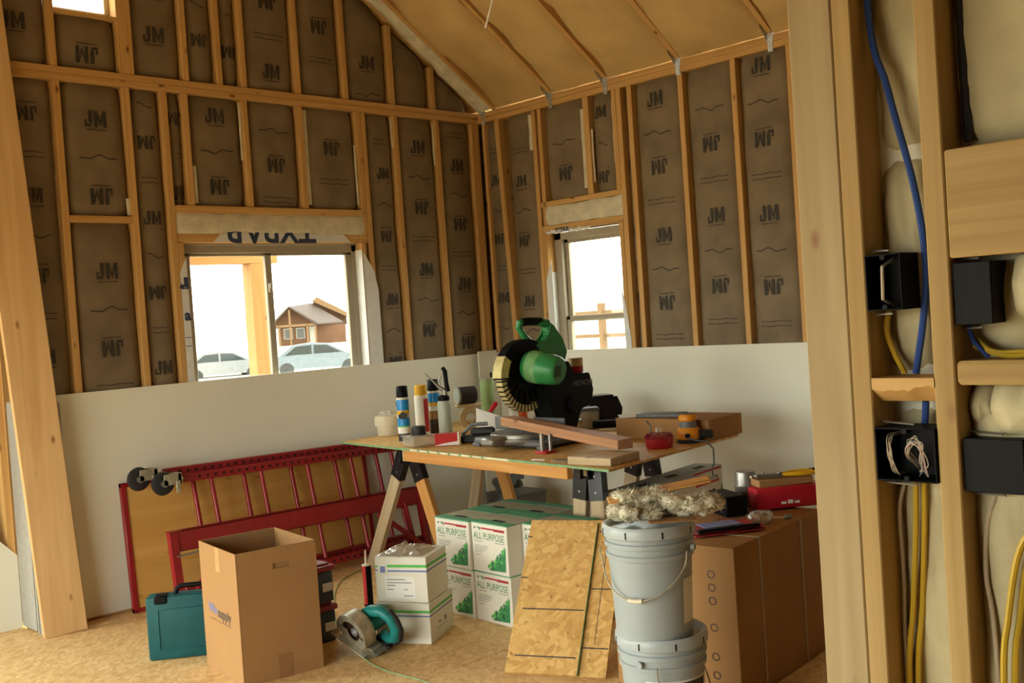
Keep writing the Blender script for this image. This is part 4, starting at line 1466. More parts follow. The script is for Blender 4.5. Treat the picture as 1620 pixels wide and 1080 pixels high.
# crumpled clear film on the upper carton
b = MB()
V, F = [], []
n = 22
for j in range(n + 1):
    for i in range(n + 1):
        x, y = i / n, j / n
        e = min(x, y, 1 - x, 1 - y)
        z = 0.034 * min(1, e * 4) * (0.55 + 0.7 * abs(noise.noise(Vector((x * 4, y * 4, 1)))) + 0.5 * noise.noise(Vector((x * 11, y * 11, 7)))) + 0.002
        V.append((0.01 + x * 0.20 + 0.01 * noise.noise(Vector((y * 5, 2, 0))), 0.02 + y * 0.235 + 0.01 * noise.noise(Vector((x * 5, 5, 0))), max(z, 0.002)))
for j in range(n):
    for i in range(n):
        F.append((j * (n + 1) + i, j * (n + 1) + i + 1, (j + 1) * (n + 1) + i + 1, (j + 1) * (n + 1) + i))
o = place(b.add(V, F).build('plastic_bag', 'film', angle=0.35), (-2.333, -1.930, 0.4045), math.radians(27.6))
tag(o, 'crumpled clear plastic bag lying on the labelled white carton', 'plastic bag')

# joint-compound cartons
JW, JH = 0.268, 0.246


def jc_box():
    t = thing('compound_carton', 'x', 'box', (0, 0, 0), 0)
    MB().box((0, 0, 0), (JW, JW, JH - 0.002), 0, 0.003).build('carton_body', 'white', t)
    b = MB()
    b.box((-0.001, -0.001, JH - 0.006), (JW * 0.24, JW + 0.001, JH), 0, 0.001)
    b.build('top_flap', 'cgreen', t)
    b = MB()
    b.box((JW * 0.76, -0.001, JH - 0.006), (JW + 0.001, JW + 0.001, JH), 0, 0.001)
    b.build('top_flap', 'cgreen', t)
    b = MB()
    b.box((JW * 0.24, 0.0, JH - 0.006), (JW * 0.76, JW, JH - 0.001), 0)
    b.box((JW * 0.20, JW * 0.33, JH - 0.0008), (JW * 0.30, JW * 0.67, JH + 0.0004), 1)
    b.build('tuck_panel', ['tuck', 'darkhole'], t, smooth=False)
    b = MB()
    fx = basis((-0.0009, JW / 2, 0), (0, -1, 0), (0, 0, 1), (-1, 0, 0))
    b.text('ALL PURPOSE', 0.048, fx @ T(-0.003, 0.178, 0), 0, 0.0, 0.80)
    e = 0.0008

    def rect(y0, y1, z0, z1, m_):
        b.box((-e, JW / 2 - y1, z0), (-e / 4, JW / 2 - y0, z1), m_)
    rect(0.035, 0.118, 0.210, 0.222, 1)
    rect(-0.060, 0.035, 0.214, 0.222, 1)
    rect(-0.115, -0.098, 0.214, 0.222, 3)
    b.prism([(JW / 2 + 0.092, 0.224), (JW / 2 + 0.062, 0.205), (JW / 2 + 0.068, 0.222)], -e, -e / 4, 'x', 4)
    for y0, y1, z in ((0.04, 0.112, 0.153), (-0.112, -0.05, 0.150), (-0.112, -0.01, 0.128), (-0.112, -0.02, 0.118), (-0.112, -0.03, 0.108), (-0.112, -0.055, 0.098), (-0.112, -0.07, 0.083)):
        rect(y0, y1, z, z + 0.0025, 3)
    # leafy triangle of print
    rr = random.Random(3)
    pts = [(-0.015, 0.02)]
    k = 12
    for i in range(k + 1):
        tt = i / k
        y, z = -0.015 + 0.125 * tt, 0.025 + 0.115 * tt ** 1.05
        pts.append((y, z + 0.006))
        pts.append((y + 0.009, z - 0.010))
    pts.append((0.112, 0.02))
    poly = [(JW / 2 - p[0], p[1]) for p in pts]
    b.prism(poly, -e * 0.6, -e / 4, 'x', 0)
    for i in range(26):
        y = rr.uniform(-0.02, 0.108)
        zmax = 0.02 + (y + 0.035) * 0.8
        z = rr.uniform(0.024, max(0.03, zmax))
        s = rr.uniform(0.004, 0.011)
        b.prism([(JW / 2 - y - s, z), (JW / 2 - y, z + s * 1.5), (JW / 2 - y + s, z), (JW / 2 - y, z - s)], -e, -e * 0.6, 'x', 2 if i % 2 else 4)
    b.build('printing', ['pgreen', 'pred', 'lgreen', 'pgrey', 'dgreen'], t, smooth=False)
    return t


proto = jc_box()
jc = []
first = True
names = {(0, 0): 'front row nearest the strand-board offcut', (0, 1): 'front row beside the striped cartons', (1, 0): 'back row nearest the strand-board offcut', (1, 1): 'back row beside the striped cartons'}
for lay in (0, 1):
    for i in (0, 1):
        for j in (0, 1):
            o = proto if first else copy_tree(proto)
            first = False
            jx = random.uniform(-0.004, 0.004)
            place(o, (-1.955 + i * 0.2715 + jx + (0.0 if lay else 0.008), -2.085 + j * 0.2715 + 0.006 * i, lay * JH), math.radians(-2 if lay == 0 else -3 + j))
            tag(o, 'white and green compound carton, %s layer, %s' % ('top' if lay else 'bottom', names[(i, j)]), 'box', 'joint compound cartons under the table')
for lay in (0, 1):
    o = copy_tree(proto)
    place(o, (-1.865, -2.362, lay * JH), math.radians(-1))
    tag(o, 'white and green compound carton half hidden by the strand-board offcut, %s layer' % ('top' if lay else 'bottom'), 'box', 'joint compound cartons under the table')

# grey box with a bag by the wall
gb = thing('steel_box', 'small grey steel box on the floor by the back wall', 'metal box', (-0.42, -0.58, 0.0), math.radians(-4))
MB().box((-0.13, -0.14, 0), (0.15, 0.16, 0.30), 0, 0.004).build('case', 'grey', gb)
MB().box((-0.135, -0.145, 0.285), (0.155, 0.165, 0.305), 0, 0.003).build('lid', 'grey', gb)
b = MB()
b.blob((0, 0, 0.05), (0.10, 0.09, 0.048), 3, 0.5, 14, 0, 4.0)
b.add([(-0.05, -0.08, 0.08), (0.07, -0.1, 0.07), (0.11, -0.06, 0.16), (0.02, -0.02, 0.10)], [(0, 1, 2, 3)])
o = place(b.build('rag_bundle', 'grey'), (-0.47, -0.55, 0.318))
tag(o, 'crumpled grey wrapping on top of the grey steel box', 'rag')

# strand-board offcuts leaning on the cartons
un = Vector((0.434, -0.901, 0)).normalized()
vn = Vector((0.438, 0.211, 0.5636)).normalized()
nn = un.cross(vn).normalized()
if nn.dot(CAM - Vector((-2.4, -2.5, 0))) < 0:
    nn = -nn
B0 = Vector((-2.428, -2.520, 0.0))
mo = basis(B0, un, vn, nn)


def sheet(name, u0, u1, v0, v1, n0, label, marks):
    b = MB()
    b.box((u0, v0, n0), (u1, v1, n0 + 0.011), 0, 0.001)
    ob = b.build(name, ['osb2'], mat=mo @ T(0, 0, 0), smooth=False)
    tag(ob, label, 'board')
    k = MB()
    for a, c, ln in marks:
        if ln > 0:
            k.box((a, c - 0.0026, n0 + 0.0108), (a + ln, c + 0.0026, n0 + 0.0116), 0)
        else:
            k.box((a - 0.0013, c, n0 + 0.0108), (a + 0.0013, c - ln, n0 + 0.0116), 0)
    k.build('ruled_line', 'pblack', ob, smooth=False)
    if n0 > 0:
        MB().box((u1 + 0.0002, v0, n0), (u1 + 0.0022, v1, n0 + 0.0112), 0).build('painted_edge', 'dgreen', ob, smooth=False)
    return ob


sheet('osb_offcut', 0.0, 0.437, 0.002, 0.722, 0.0, 'larger strand-board offcut with ruled lines leaning on the compound cartons', [(0.33, 0.665, 0.10), (0.325, 0.39, 0.11), (0.318, 0.125, 0.115), (0.372, 0.14, -0.50)])
sheet('osb_offcut', 0.004, 0.318, 0.002, 0.702, 0.012, 'narrower strand-board offcut lying flat on the larger leaning one', [(0.035, 0.285, 0.275), (0.035, 0.075, 0.27), (0.004, 0.63, 0.02), (0.004, 0.43, 0.03)])

# grey buckets
def bucket(loc, rz, label, lower):
    t = thing('bucket', label, 'bucket', loc, rz, 'grey plastic buckets')
    KZ = 1.085
    prof = [(0.0, 0.0), (0.125, 0.0), (0.129, 0.006), (0.1415, 0.255), (0.149, 0.258), (0.150, 0.272), (0.1435, 0.275), (0.1445, 0.292), (0.152, 0.295), (0.152, 0.308), (0.145, 0.311), (0.1455, 0.335)]
    prof = [(r_, z_ * KZ) for r_, z_ in prof]
    MB().lathe(prof, 44).build('body', 'bucket', t, angle=0.5)
    lp = [(0.150, 0.322), (0.1575, 0.326), (0.159, 0.340), (0.157, 0.358), (0.152, 0.364), (0.143, 0.362), (0.138, 0.350), (0.136, 0.346), (0.0, 0.346)]
    lp = [(r_, z_ + 0.335 * (KZ - 1)) for r_, z_ in lp]
    lid = MB().lathe(lp, 44)
    lo_ = lid.build('lid', 'bucketlid', t, angle=0.6)
    k = MB()
    for a in range(10, 370, 45):
        k.box((0.1575, -0.002, 0.358), (0.1600, 0.002, 0.380), 0, 0.0, R(math.radians(a)))
    k.build('lid_notch', 'black', lo_, smooth=False)
    # bail
    tv = math.degrees(math.atan2(CAM.y - loc[1], CAM.x - loc[0]))
    ba = math.radians(tv + (150 if lower else 68))
    h = MB()
    pts = []
    n = 20
    for i in range(n + 1):
        tt = PI * i / n
        x = 0.156 * math.cos(tt)
        dn = math.sin(tt)
        r_ = 0.152 - 0.012 * dn
        z = 0.285 * KZ - (0.155 * dn)
        yy = -math.sqrt(max(0, (r_ + 0.012) ** 2 - min(abs(x), r_) ** 2)) - 0.004
        pts.append((x, yy, z))
    h.tube(pts, 0.0028, 8)
    h.build('bail_handle', 'alu', t, mat=R(ba))
    g_ = MB()
    mid = [pts[i] for i in range(9, 12)]
    g_.tube(mid, 0.008, 10)
    g_.build('grip', 'offwhite', t, mat=R(ba))
    for s_ in (-1, 1):
        MB().cyl((s_ * 0.148, 0, 0.285 * KZ), (s_ * 0.162, 0, 0.285 * KZ), 0.012, seg=12).build('ear', 'bucket', t, mat=R(ba))
    return t


def wrap_label(t, a0, a1, z0, z1, mats, patches=()):
    """printed label round the bucket wall"""
    def rad(z):
        return 0.129 + (z - 0.006) * (0.1415 - 0.129) / 0.249 + 0.0012
    b = MB()
    for (p0, p1, q0, q1, mi, off) in [(a0, a1, z0, z1, 0, 0.0)] + list(patches):
        n = 10
        V = []
        for i in range(n + 1):
            a = math.radians(p0 + (p1 - p0) * i / n)
            for z in (q0, q1):
                V.append(((rad(z) + off) * math.cos(a), (rad(z) + off) * math.sin(a), z))
        b.add(V, [(2 * i, 2 * i + 2, 2 * i + 3, 2 * i + 1) for i in range(n)], mi)
    return b.build('label', mats, t)


BX, BY = -2.578, -3.482
b1 = bucket((BX, BY, 0.0), 0.0, 'grey lidded bucket standing on the floor under another bucket', True)
b2 = bucket((BX - 0.028, BY + 0.004, 0.3755), 0.0, 'grey lidded bucket stacked on top, with insulation on its lid', False)
th = math.degrees(math.atan2(CAM.y - BY, CAM.x - BX))    # direction towards the viewpoint
wrap_label(b1, th - 55 + 30, th + 72, 0.02, 0.252, ['paper', 'pblack', 'cyan', 'pgrey'], [(th + 12, th + 68, 0.12, 0.245, 1, 0.0008), (th + 26, th + 38, 0.20, 0.228, 2, 0.0016), (th + 44, th + 56, 0.205, 0.222, 2, 0.0016), (th - 20, th + 8, 0.225, 0.231, 3, 0.0008), (th - 20, th + 4, 0.212, 0.216, 3, 0.0008)])
wrap_label(b2, th + 48, th + 78, 0.06, 0.21, ['paper'])
# cardboard, insulation and a wood strip on the upper bucket
zt = 0.3755 + 0.3935
wk = MB()
dirw = Vector((0.55, -0.35, 0.0)).normalized()
cc = Vector((BX + 0.020, BY - 0.005, zt + 0.034))
rr = random.Random(5)
lumps = []
for i in range(22):
    s = -0.135 + 0.325 * i / 21
    rtv = Vector((0.715, -0.70, 0))
    q = cc + rtv * s + Vector((0.70, 0.71, 0)) * rr.uniform(-0.05, 0.045) + Vector((0, 0, 0.012 * math.sin(i * 1.7) + 0.05 * s))
    lumps.append((q, (0.026 + rr.uniform(0, 0.014), 0.036, 0.022 + rr.uniform(0, 0.010))))
for i in range(6):
    q = cc + Vector((0.715, -0.70, 0)) * (-0.12 + 0.028 * i) + Vector((0, 0, 0.042 + 0.006 * math.sin(i * 2.1)))
    lumps.append((q, (0.03, 0.04, 0.022)))
for i, (q, r_) in enumerate(lumps):
    wk.blob((q.x, q.y, q.z), r_, 3, 0.5, 30, 0, i * 1.3)
    for k in range(330):
        d = Vector((rr.gauss(0, 1), rr.gauss(0, 1), rr.gauss(0, 1))).normalized()
        if d.z < -0.5:
            continue
        a0 = q + Vector((d.x * r_[0], d.y * r_[1], d.z * r_[2])) * 0.95
        tip = a0 + d * rr.uniform(0.004, 0.018) + Vector((rr.uniform(-1, 1), rr.uniform(-1, 1), rr.uniform(-1, 1))) * 0.012
        sd = d.orthogonal().normalized() * 0.0022
        wk.add([a0 - sd, a0 + sd, tip], [(0, 1, 2)])
o = wk.build('insulation_scrap', 'woolwhite', angle=1.4)
tag(o, 'torn tuft of pale insulation lying on the upper grey bucket', 'insulation')
a, b_ = cc + Vector((0.715, -0.70, 0)) * -0.17 + Vector((0, 0, 0.035)), cc + Vector((0.715, -0.70, 0)) * 0.17 + Vector((0.02, 0.0, 0.085))
o = lumber('wood_strip', a, b_, 0.055, 0.012, (0.7, 0.71, 0.15), 'orangewood')
tag(o, 'thin wooden strip pressed into the insulation on the bucket', 'wood strip')
o = MB().box((-0.075, -0.06, 0.0), (0.085, 0.06, 0.005), 0, 0.001).build('cardboard_scrap', 'card', mat=basis((BX + 0.01, BY - 0.06, zt - 0.0), (0.715, -0.70, 0), (0.70, 0.715, 0), (0, 0, 1)))
tag(o, 'small cardboard scrap under the insulation on the bucket lid', 'cardboard')

# large brown carton
bc = thing('brown_carton', 'large strapped brown cardboard carton on the floor behind the buckets', 'box', (-2.174, -3.52, 0), math.radians(5.9))
MB().box((0, 0, 0), (0.80, 0.55, 0.588), 0, 0.006, seg=2).build('carton_body', 'card2', bc)
b = MB()
b.box((-0.0008, 0.24, 0.0), (0.0, 0.31, 0.588), 0)
b.box((0.02, 0.24, 0.5882), (0.78, 0.31, 0.5888), 0)
b.build('tape', 'tape2', bc)
b = MB()
for i, zz in enumerate((0.10, 0.17, 0.28, 0.38, 0.43, 0.48)):
    b.text('O', 0.045, basis((-0.001, 0.10, zz), (0, -1, 0), (0, 0, 1), (-1, 0, 0)), 0, 0.0)
b.build('printing', 'brown', bc, smooth=False)['kind'] = 'stuff'
for x in (0.20, 0.565):
    b = MB()
    b.box((x - 0.006, -0.0025, 0.005), (x + 0.006, -0.0005, 0.592), 0)
    b.box((x - 0.006, -0.0025, 0.589), (x + 0.006, 0.5525, 0.591), 0)
    b.build('strap', 'strap', bc, smooth=False)
o = MB().box((-0.022, -0.012, 0), (0.022, 0.012, 0.014), 0, 0.003).build('strap_buckle', 'steel', bc, mat=T(0.565, 0.05, 0.591))

# flooring cartons
def floor_carton(label, o, rz, w_, d_, z, digits=True):
    t = thing('flooring_carton', label, 'box', (o[0], o[1], z), rz, 'long white flooring cartons')
    h_ = 0.198
    MB().box((0, 0, 0), (w_, d_, h_), 0, 0.002).build('carton_body', 'white', t)
    b = MB()
    b.box((0.002, 0.002, h_), (w_ - 0.002, d_ - 0.002, h_ + 0.0008), 0)
    for x0 in (0.14, 0.42, 0.72):
        if x0 + 0.12 < w_:
            b.prism([(x0, d_ * 0.3), (x0 + 0.10, d_ * 0.25), (x0 + 0.13, d_ * 0.55), (x0 + 0.03, d_ * 0.6)], h_ + 0.0008, h_ + 0.0014, 'z', 1)
    b.box((w_ * 0.55, -0.0008, h_ - 0.016), (w_ * 0.99, 0.0, h_ - 0.004), 2)
    b.text('5', 0.07, basis((w_ - 0.07, -0.001, h_ * 0.62), (1, 0, 0), (0, 0, 1), (0, -1, 0)), 1, 0.002)
    b.prism([(w_ - 0.055, 0.02), (w_ - 0.006, 0.02), (w_ - 0.006, 0.10)], -0.0008, 0.0, 'y', 3)
    b.build('printing', ['cartontop', 'pblack', 'pred', 'dgreen'], t, smooth=False)
    return t


d7 = math.radians(7.5)
cu, cv = Vector((math.cos(d7), math.sin(d7), 0)), Vector((-math.sin(d7), math.cos(d7), 0))
c0 = Vector((-1.445, -2.655, 0))
pA, pB = c0 + cv * 0.185, c0
lbl = ('on the bottom', 'in the middle', 'on top')
for k in range(3):
    floor_carton('long white carton %s of the rear flooring stack under the table end' % lbl[k], pA + cu * 0.01 * k, d7, 0.92, 0.165, 0.2 * k)
    floor_carton('long white carton %s of the front, shorter flooring stack behind the buckets' % lbl[k], pB - cu * 0.005 * k, d7, 0.56, 0.18, 0.2 * k)

# things on the brown carton (top z = 0.592)
ZB = 0.592
o = MB().box((-0.10, -0.05, 0), (0.10, 0.05, 0.085), 0, 0.004)
o.box((-0.06, -0.0508, 0.03), (0.0, -0.05, 0.06), 1)
ob = place(o.build('parts_box', ['black', 'card2']), (-1.64, -3.125, ZB), math.radians(63))
tag(ob, 'dark printed parts box on the near corner of the brown carton', 'box')
pk = thing('blade_package', 'flat red and blue card package with clear cover on the brown carton', 'package', (-1.945, -3.31, ZB + 0.002), math.radians(-30))
b = MB()
V, F = [], []
n = 12
for j in range(7):
    for i in range(n + 1):
        V.append((-0.15 + 0.30 * i / n, -0.09 + 0.18 * j / 6, 0.014 + 0.010 * noise.noise(Vector((i * 0.4, j * 0.5, 2)))))
for j in range(6):
    for i in range(n):
        F.append((j * (n + 1) + i, j * (n + 1) + i + 1, (j + 1) * (n + 1) + i + 1, (j + 1) * (n + 1) + i))
b.add(V, F, 0)
b.box((-0.148, -0.088, 0.0), (0.148, 0.088, 0.006), 0, 0.001)
b.build('card', 'pred', pk)
MB().box((-0.09, -0.05, 0.022), (0.07, 0.04, 0.026), 0, 0.002).build('cover', 'pblue', pk)
MB().box((-0.13, -0.085, 0.006), (0.13, -0.06, 0.026), 0, 0.003).build('lettering_panel', 'black', pk)
b = MB()
b.blob((0, 0, 0.025), (0.06, 0.05, 0.024), 3, 0.5, 18, 0, 3)
o = place(b.build('plastic_bag', 'film', angle=0.4), (-1.76, -3.37, ZB), 0.2)
tag(o, 'small crumpled clear bag of fasteners on the brown carton', 'plastic bag')
mc = thing('metal_can', 'shiny ribbed metal can at the back of the brown carton', 'can', (-1.455, -3.110, ZB))
MB().lathe([(0.0, 0.0), (0.047, 0.0), (0.048, 0.005), (0.048, 0.082), (0.050, 0.086), (0.046, 0.092), (0.046, 0.145), (0.044, 0.150), (0.0, 0.150)], 28).build('body', 'steel', mc)
rc = thing('red_case', 'red plastic drill case lying on the brown carton', 'case', (-1.40, -3.285, ZB), math.radians(-36))
MB().box((-0.165, -0.055, 0.0), (0.165, 0.055, 0.095), 0, 0.016, seg=2).build('shell', 'bred', rc)
b = MB()
for k in range(3):
    b.box((-0.055 + 0.03 * k, -0.0565, 0.022), (-0.032 + 0.03 * k, -0.0555, 0.032 + 0.006 * (k % 2)), 0)
b.build('lettering', 'paper', rc, smooth=False)
o = MB().box((-0.13, -0.045, 0), (0.12, 0.045, 0.030), 0, 0.002)
ob = place(o.build('small_carton', 'card'), (-1.40, -3.265, ZB + 0.0955), math.radians(-34))
tag(ob, 'slim cardboard box lying on the red drill case', 'box')
pl = thing('pliers', 'pair of pliers with yellow handles on the slim cardboard box', 'pliers', (-1.39, -3.275, ZB + 0.1265), math.radians(-36))
b = MB()
b.prism([(-0.11, -0.006), (-0.04, -0.018), (-0.02, 0.0), (-0.04, 0.018), (-0.11, 0.006)], 0.004, 0.018)
b.cyl((-0.03, 0, 0.002), (-0.03, 0, 0.022), 0.014, seg=14)
b.build('jaws', 'steel', pl)
for s_ in (-1, 1):
    MB().tube([(-0.02, s_ * 0.006, 0.011), (0.03, s_ * 0.024, 0.012), (0.09, s_ * 0.028, 0.012), (0.13, s_ * 0.02, 0.012)], [0.007, 0.010, 0.011, 0.008], 10).build('handle', 'yellow', pl)
b = MB().tube([(0.0, 0.0, 0.008), (0.05, 0.012, 0.009), (0.13, 0.01, 0.009)], [0.004, 0.008, 0.009], 10)
o = place(b.build('screwdriver', 'black'), (-1.30, -3.29, ZB + 0.1265), -0.5)
tag(o, 'black-handled screwdriver beside the yellow pliers', 'screwdriver')
b = MB()
for k in range(6):
    a = k * 1.1
    b.cyl((0.018 * math.cos(a), 0.018 * math.sin(a), 0.006 + 0.003 * k), (0.035 * math.cos(a + 1), 0.03 * math.sin(a + 1), 0.006 + 0.003 * k), 0.006, seg=8)
o = place(b.build('bit_set', 'steel'), (-1.50, -3.19, ZB + 0.1265), -0.5)
o.location = (-1.495, -3.20, ZB + 0.1265)
tag(o, 'little heap of steel bits at the end of the slim cardboard box', 'drill bits')

# ------------------------------------------------------------------ WORK TABLE: sheet on two sawhorses
TZ = 0.78
ca, cbn, cc_, cd_ = (-1.590, -0.25), (-1.845, -2.66), (-0.61, -2.52), (-0.42, -0.16)
tt = thing('work_table', 'strand-board sheet with green painted edges laid over two sawhorses as a table', 'table', (-1.2, -1.4, TZ - 0.011))
b = MB()
b.prism([(p[0] + 1.2, p[1] + 1.4) for p in (ca, cbn, cc_, cd_)], 0.0, 0.011)
b.build('osb_sheet', 'osb2', tt, smooth=False)
b = MB()
ed = Vector((cbn[0] - ca[0], cbn[1] - ca[1], 0))
eL = ed.length
ed.normalize()
en = Vector((ed.y, -ed.x, 0))
if en.x > 0:
    en = -en
mE = basis((ca[0] + 1.2, ca[1] + 1.4, 0), ed, (0, 0, 1), en)
b.box((0, -0.0005, -0.0005), (eL, 0.0115, 0.0012), 0, mat=mE)
s = 0.80
while s < 1.62:
    ln = 0.075 if s < 1.5 else 0.10
    b.prism([(s, 0.001), (s + ln, 0.001), (s + ln - 0.012, 0.0105), (s - 0.012, 0.0105)], 0.0012, 0.002, 'z', 1, mE)
    s += 0.10
b.build('edge_paint', ['greenpaint', 'edgeprint'], tt, smooth=False)
o = lumber('table_batten', (-1.655, -0.98, 0.738), (-1.778, -2.36, 0.738), 0.060, 0.038, (0, 0, 1), 'orangewood')
tag(o, 'orange-toned timber batten running under the near edge of the table sheet', 'batten')


def sawhorse(label, F_, R_, ff, rf, second='orangewood'):
    base = Vector(((F_[0] + R_[0]) / 2, (F_[1] + R_[1]) / 2, 0))
    t = thing('sawhorse', label, 'sawhorse', base, 0, 'sawhorses under the strand-board table')
    dr = Vector((R_[0] - F_[0], R_[1] - F_[1], 0)).normalized()
    F3, R3 = Vector((F_[0], F_[1], 0.723)), Vector((R_[0], R_[1], 0.723))
    lumber('beam', F3 - dr * 0.04, R3 + dr * 0.04, 0.089, 0.038, (0, 0, 1), 'oldwood', t, base)
    for (ap, feet) in ((F3, ff), (R3, rf)):
        for i, ft in enumerate(feet):
            sgn = 1 if ft[1] > ap.y else -1
            top = Vector((ap.x, ap.y + sgn * 0.045, 0.715))
            foot = Vector((ft[0], ft[1], 0.0))
            lumber('leg', foot, top, 0.085, 0.036, (0, 1, 0), 'oldwood' if (i == 0) else second, t, base)
        # folded sheet-metal bracket: sleeves round the leg tops and cheeks up the beam
        b = MB()
        for i, ft in enumerate(feet):
            sgn = 1 if ft[1] > ap.y else -1
            top = Vector((ap.x, ap.y + sgn * 0.045, 0.715)) - base
            foot = Vector((ft[0], ft[1], 0.0)) - base
            z = (top - foot).normalized()
            y = Vector((0, 1, 0))
            y = (y - z * y.dot(z)).normalized()
            x = y.cross(z)
            p = top - z * 0.16
            mm = basis(p, y, x, z)
            for lo, hi in (((-0.046, -0.0215, 0), (0.046, -0.0185, 0.165)), ((-0.046, 0.0185, 0), (0.046, 0.0215, 0.165)), ((-0.046, -0.0215, 0), (-0.043, 0.0215, 0.165)), ((0.043, -0.0215, 0), (0.046, 0.0215, 0.165))):
                b.box(lo, hi, 0, 0.001, mm)
            for zz in (0.04, 0.12):
                for xx in (-0.0225, 0.0205):
                    b.cyl(mm @ Vector((0, xx, zz)), mm @ Vector((0, xx + 0.003, zz)), 0.006, seg=8, mi=1)
        c = ap - base
        b.box((c.x - 0.05, c.y - 0.030, c.z - 0.06), (c.x + 0.05, c.y - 0.021, c.z + 0.042), 0, 0.002)
        b.box((c.x - 0.05, c.y + 0.021, c.z - 0.06), (c.x + 0.05, c.y + 0.030, c.z + 0.042), 0, 0.002)
        b.build('bracket', ['gloss', 'steel'], t)
    return t


sawhorse('sawhorse with black brackets under the table, beside the red scaffold', (-1.50, -0.81), (-0.76, -0.70), ((-1.52, -0.40), (-1.50, -1.14)), ((-0.74, -0.44), (-0.74, -0.97)))
sawhorse('sawhorse with black brackets under the table, beside the flooring cartons', (-1.50, -2.235), (-0.80, -2.01), ((-1.535, -2.13), (-1.575, -2.36)), ((-0.78, -1.78), (-0.74, -2.10)), 'oldwood')

# ---- things on the table
def on(name, label, cat, x, y, rz=0.0, group=None, z=TZ + 0.0004):
    return thing(name, label, cat, (x, y, z), rz, group)


# cream tub with stir stick
t = on('cream_tub', 'cream plastic tub with wide lid at the far table corner', 'tub', -1.245, -0.288)
MB().lathe([(0.0, 0.0), (0.062, 0.0), (0.066, 0.01), (0.066, 0.065)], 30).build('tub', 'offwhite', t)
MB().lathe([(0.066, 0.062), (0.080, 0.064), (0.081, 0.10), (0.078, 0.125), (0.0, 0.125)], 30).build('lid', 'offwhite', t)
MB().lathe([(0.05, 0.126), (0.052, 0.15), (0.046, 0.155), (0.0, 0.155)], 24).build('clear_cup', 'clear', t)
b = MB().box((-0.013, -0.0015, 0), (0.013, 0.0015, 0.22), 0, 0.001)
o = b.build('stir_stick', 'card', mat=basis((-1.165, -0.400, TZ + 0.004), (0.8, -0.55, 0.2), (0.55, 0.83, 0), (-0.32, 0.16, 0.93)))
tag(o, 'flat wooden stir stick leaning against the cream tub', 'stick')


def spray_can(label, x, y, r, h, bands, cap, capr, mats):
    t = on('spray_can', label, 'can', x, y, 0.0, 'spray cans on the table')
    prof = [(0.0, 0.0), (r * 0.92, 0.0), (r, 0.004)]
    mi = [0, 0]
    hb = h * 0.78
    for f, m_ in bands:
        prof += [(r, 0.004 + (hb - 0.004) * f)]
        mi.append(m_)
    prof += [(r * 0.86, hb + 0.012), (r * 0.55, hb + 0.018)]
    mi += [len(mats) - 1, len(mats) - 1]
    MB().lathe(prof, 26, mi).build('body', mats, t)
    MB().lathe([(capr * 0.98, hb + 0.006), (capr, hb + 0.012), (capr * 0.95, h - 0.004), (capr * 0.85, h), (0.0, h)], 24).build('cap', cap, t)
    return t


t = spray_can('blue foam can with black cap beside the cream tub', -1.438, -0.704, 0.037, 0.335, [(0.18, 1), (0.33, 0), (0.36, 5), (0.55, 2), (0.62, 4), (0.72, 3), (0.97, 2)], 'black', 0.036, ['paper', 'pblack', 'cyan', 'yellow', 'paper', 'lgreen', 'offwhite'])
b = MB().prism([(-0.03, 0.16), (0.0, 0.185), (0.03, 0.165), (0.02, 0.135), (-0.02, 0.14)], -0.0382, -0.0375, 'y')
b.build('printing', 'pblack', t, smooth=False, mat=R(math.radians(-44.0)))
t = spray_can('white and red spray can with yellow cap between the two foam cans', -1.215, -0.610, 0.044, 0.320, [(0.08, 1), (1.0, 1)], 'yellow', 0.040, ['steel', 'white', 'offwhite'])
b = MB()
V = []
for i in range(9):
    a = math.radians(-112 + 50 * i / 8)
    for z in (0.03, 0.235):
        V.append((0.0447 * math.cos(a), 0.0447 * math.sin(a), z))
b.add(V, [(2 * i, 2 * i + 2, 2 * i + 3, 2 * i + 1) for i in range(8)])
b.build('label', 'canred', t)
t = spray_can('dark foam can with black cap behind the yellow-capped can', -1.105, -0.600, 0.037, 0.345, [(0.35, 1), (0.55, 2), (0.66, 4), (0.75, 3), (0.97, 5)], 'black', 0.036, ['paper', 'brown', 'card', 'yellow', 'paper', 'cyan', 'offwhite'])
# foam gun on its can
t = on('foam_gun', 'grey-green foam can topped by a dispensing gun with black handle', 'foam gun', -1.176, -0.781)
MB().lathe([(0.0, 0.0), (0.041, 0.0), (0.042, 0.004), (0.042, 0.205), (0.036, 0.22), (0.026, 0.225), (0.0, 0.225)], 26).build('can', 'canister', t)
MB().lathe([(0.036, 0.215), (0.036, 0.245), (0.022, 0.255), (0.0, 0.255)], 20).build('collar', 'black', t)
rv = Vector((0.715, -0.70, 0))
b = MB()
b.tube([rv * 0.03 + Vector((0, 0, 0.27)), rv * -0.02 + Vector((0, 0, 0.30)), rv * -0.07 + Vector((0, 0, 0.355)), rv * -0.105 + Vector((0, 0, 0.395))], [0.014, 0.012, 0.005, 0.003], 10)
b.cyl(rv * 0.01 + Vector((0, 0, 0.245)), rv * 0.01 + Vector((0, 0, 0.285)), 0.016, seg=14)
b.build('barrel', 'steel', t)
b = MB()
b.tube([rv * 0.028 + Vector((0, 0, 0.275)), rv * 0.022 + Vector((0, 0, 0.33)), rv * 0.018 + Vector((0, 0, 0.40)), rv * 0.004 + Vector((0, 0, 0.425))], [0.016, 0.014, 0.015, 0.012], 10)
b.build('handle', 'black', t)
MB().tube([rv * -0.01 + Vector((0, 0, 0.305)), rv * -0.022 + Vector((0, 0, 0.345)), rv * -0.008 + Vector((0, 0, 0.375))], 0.005, 8).build('trigger', 'steel', t)
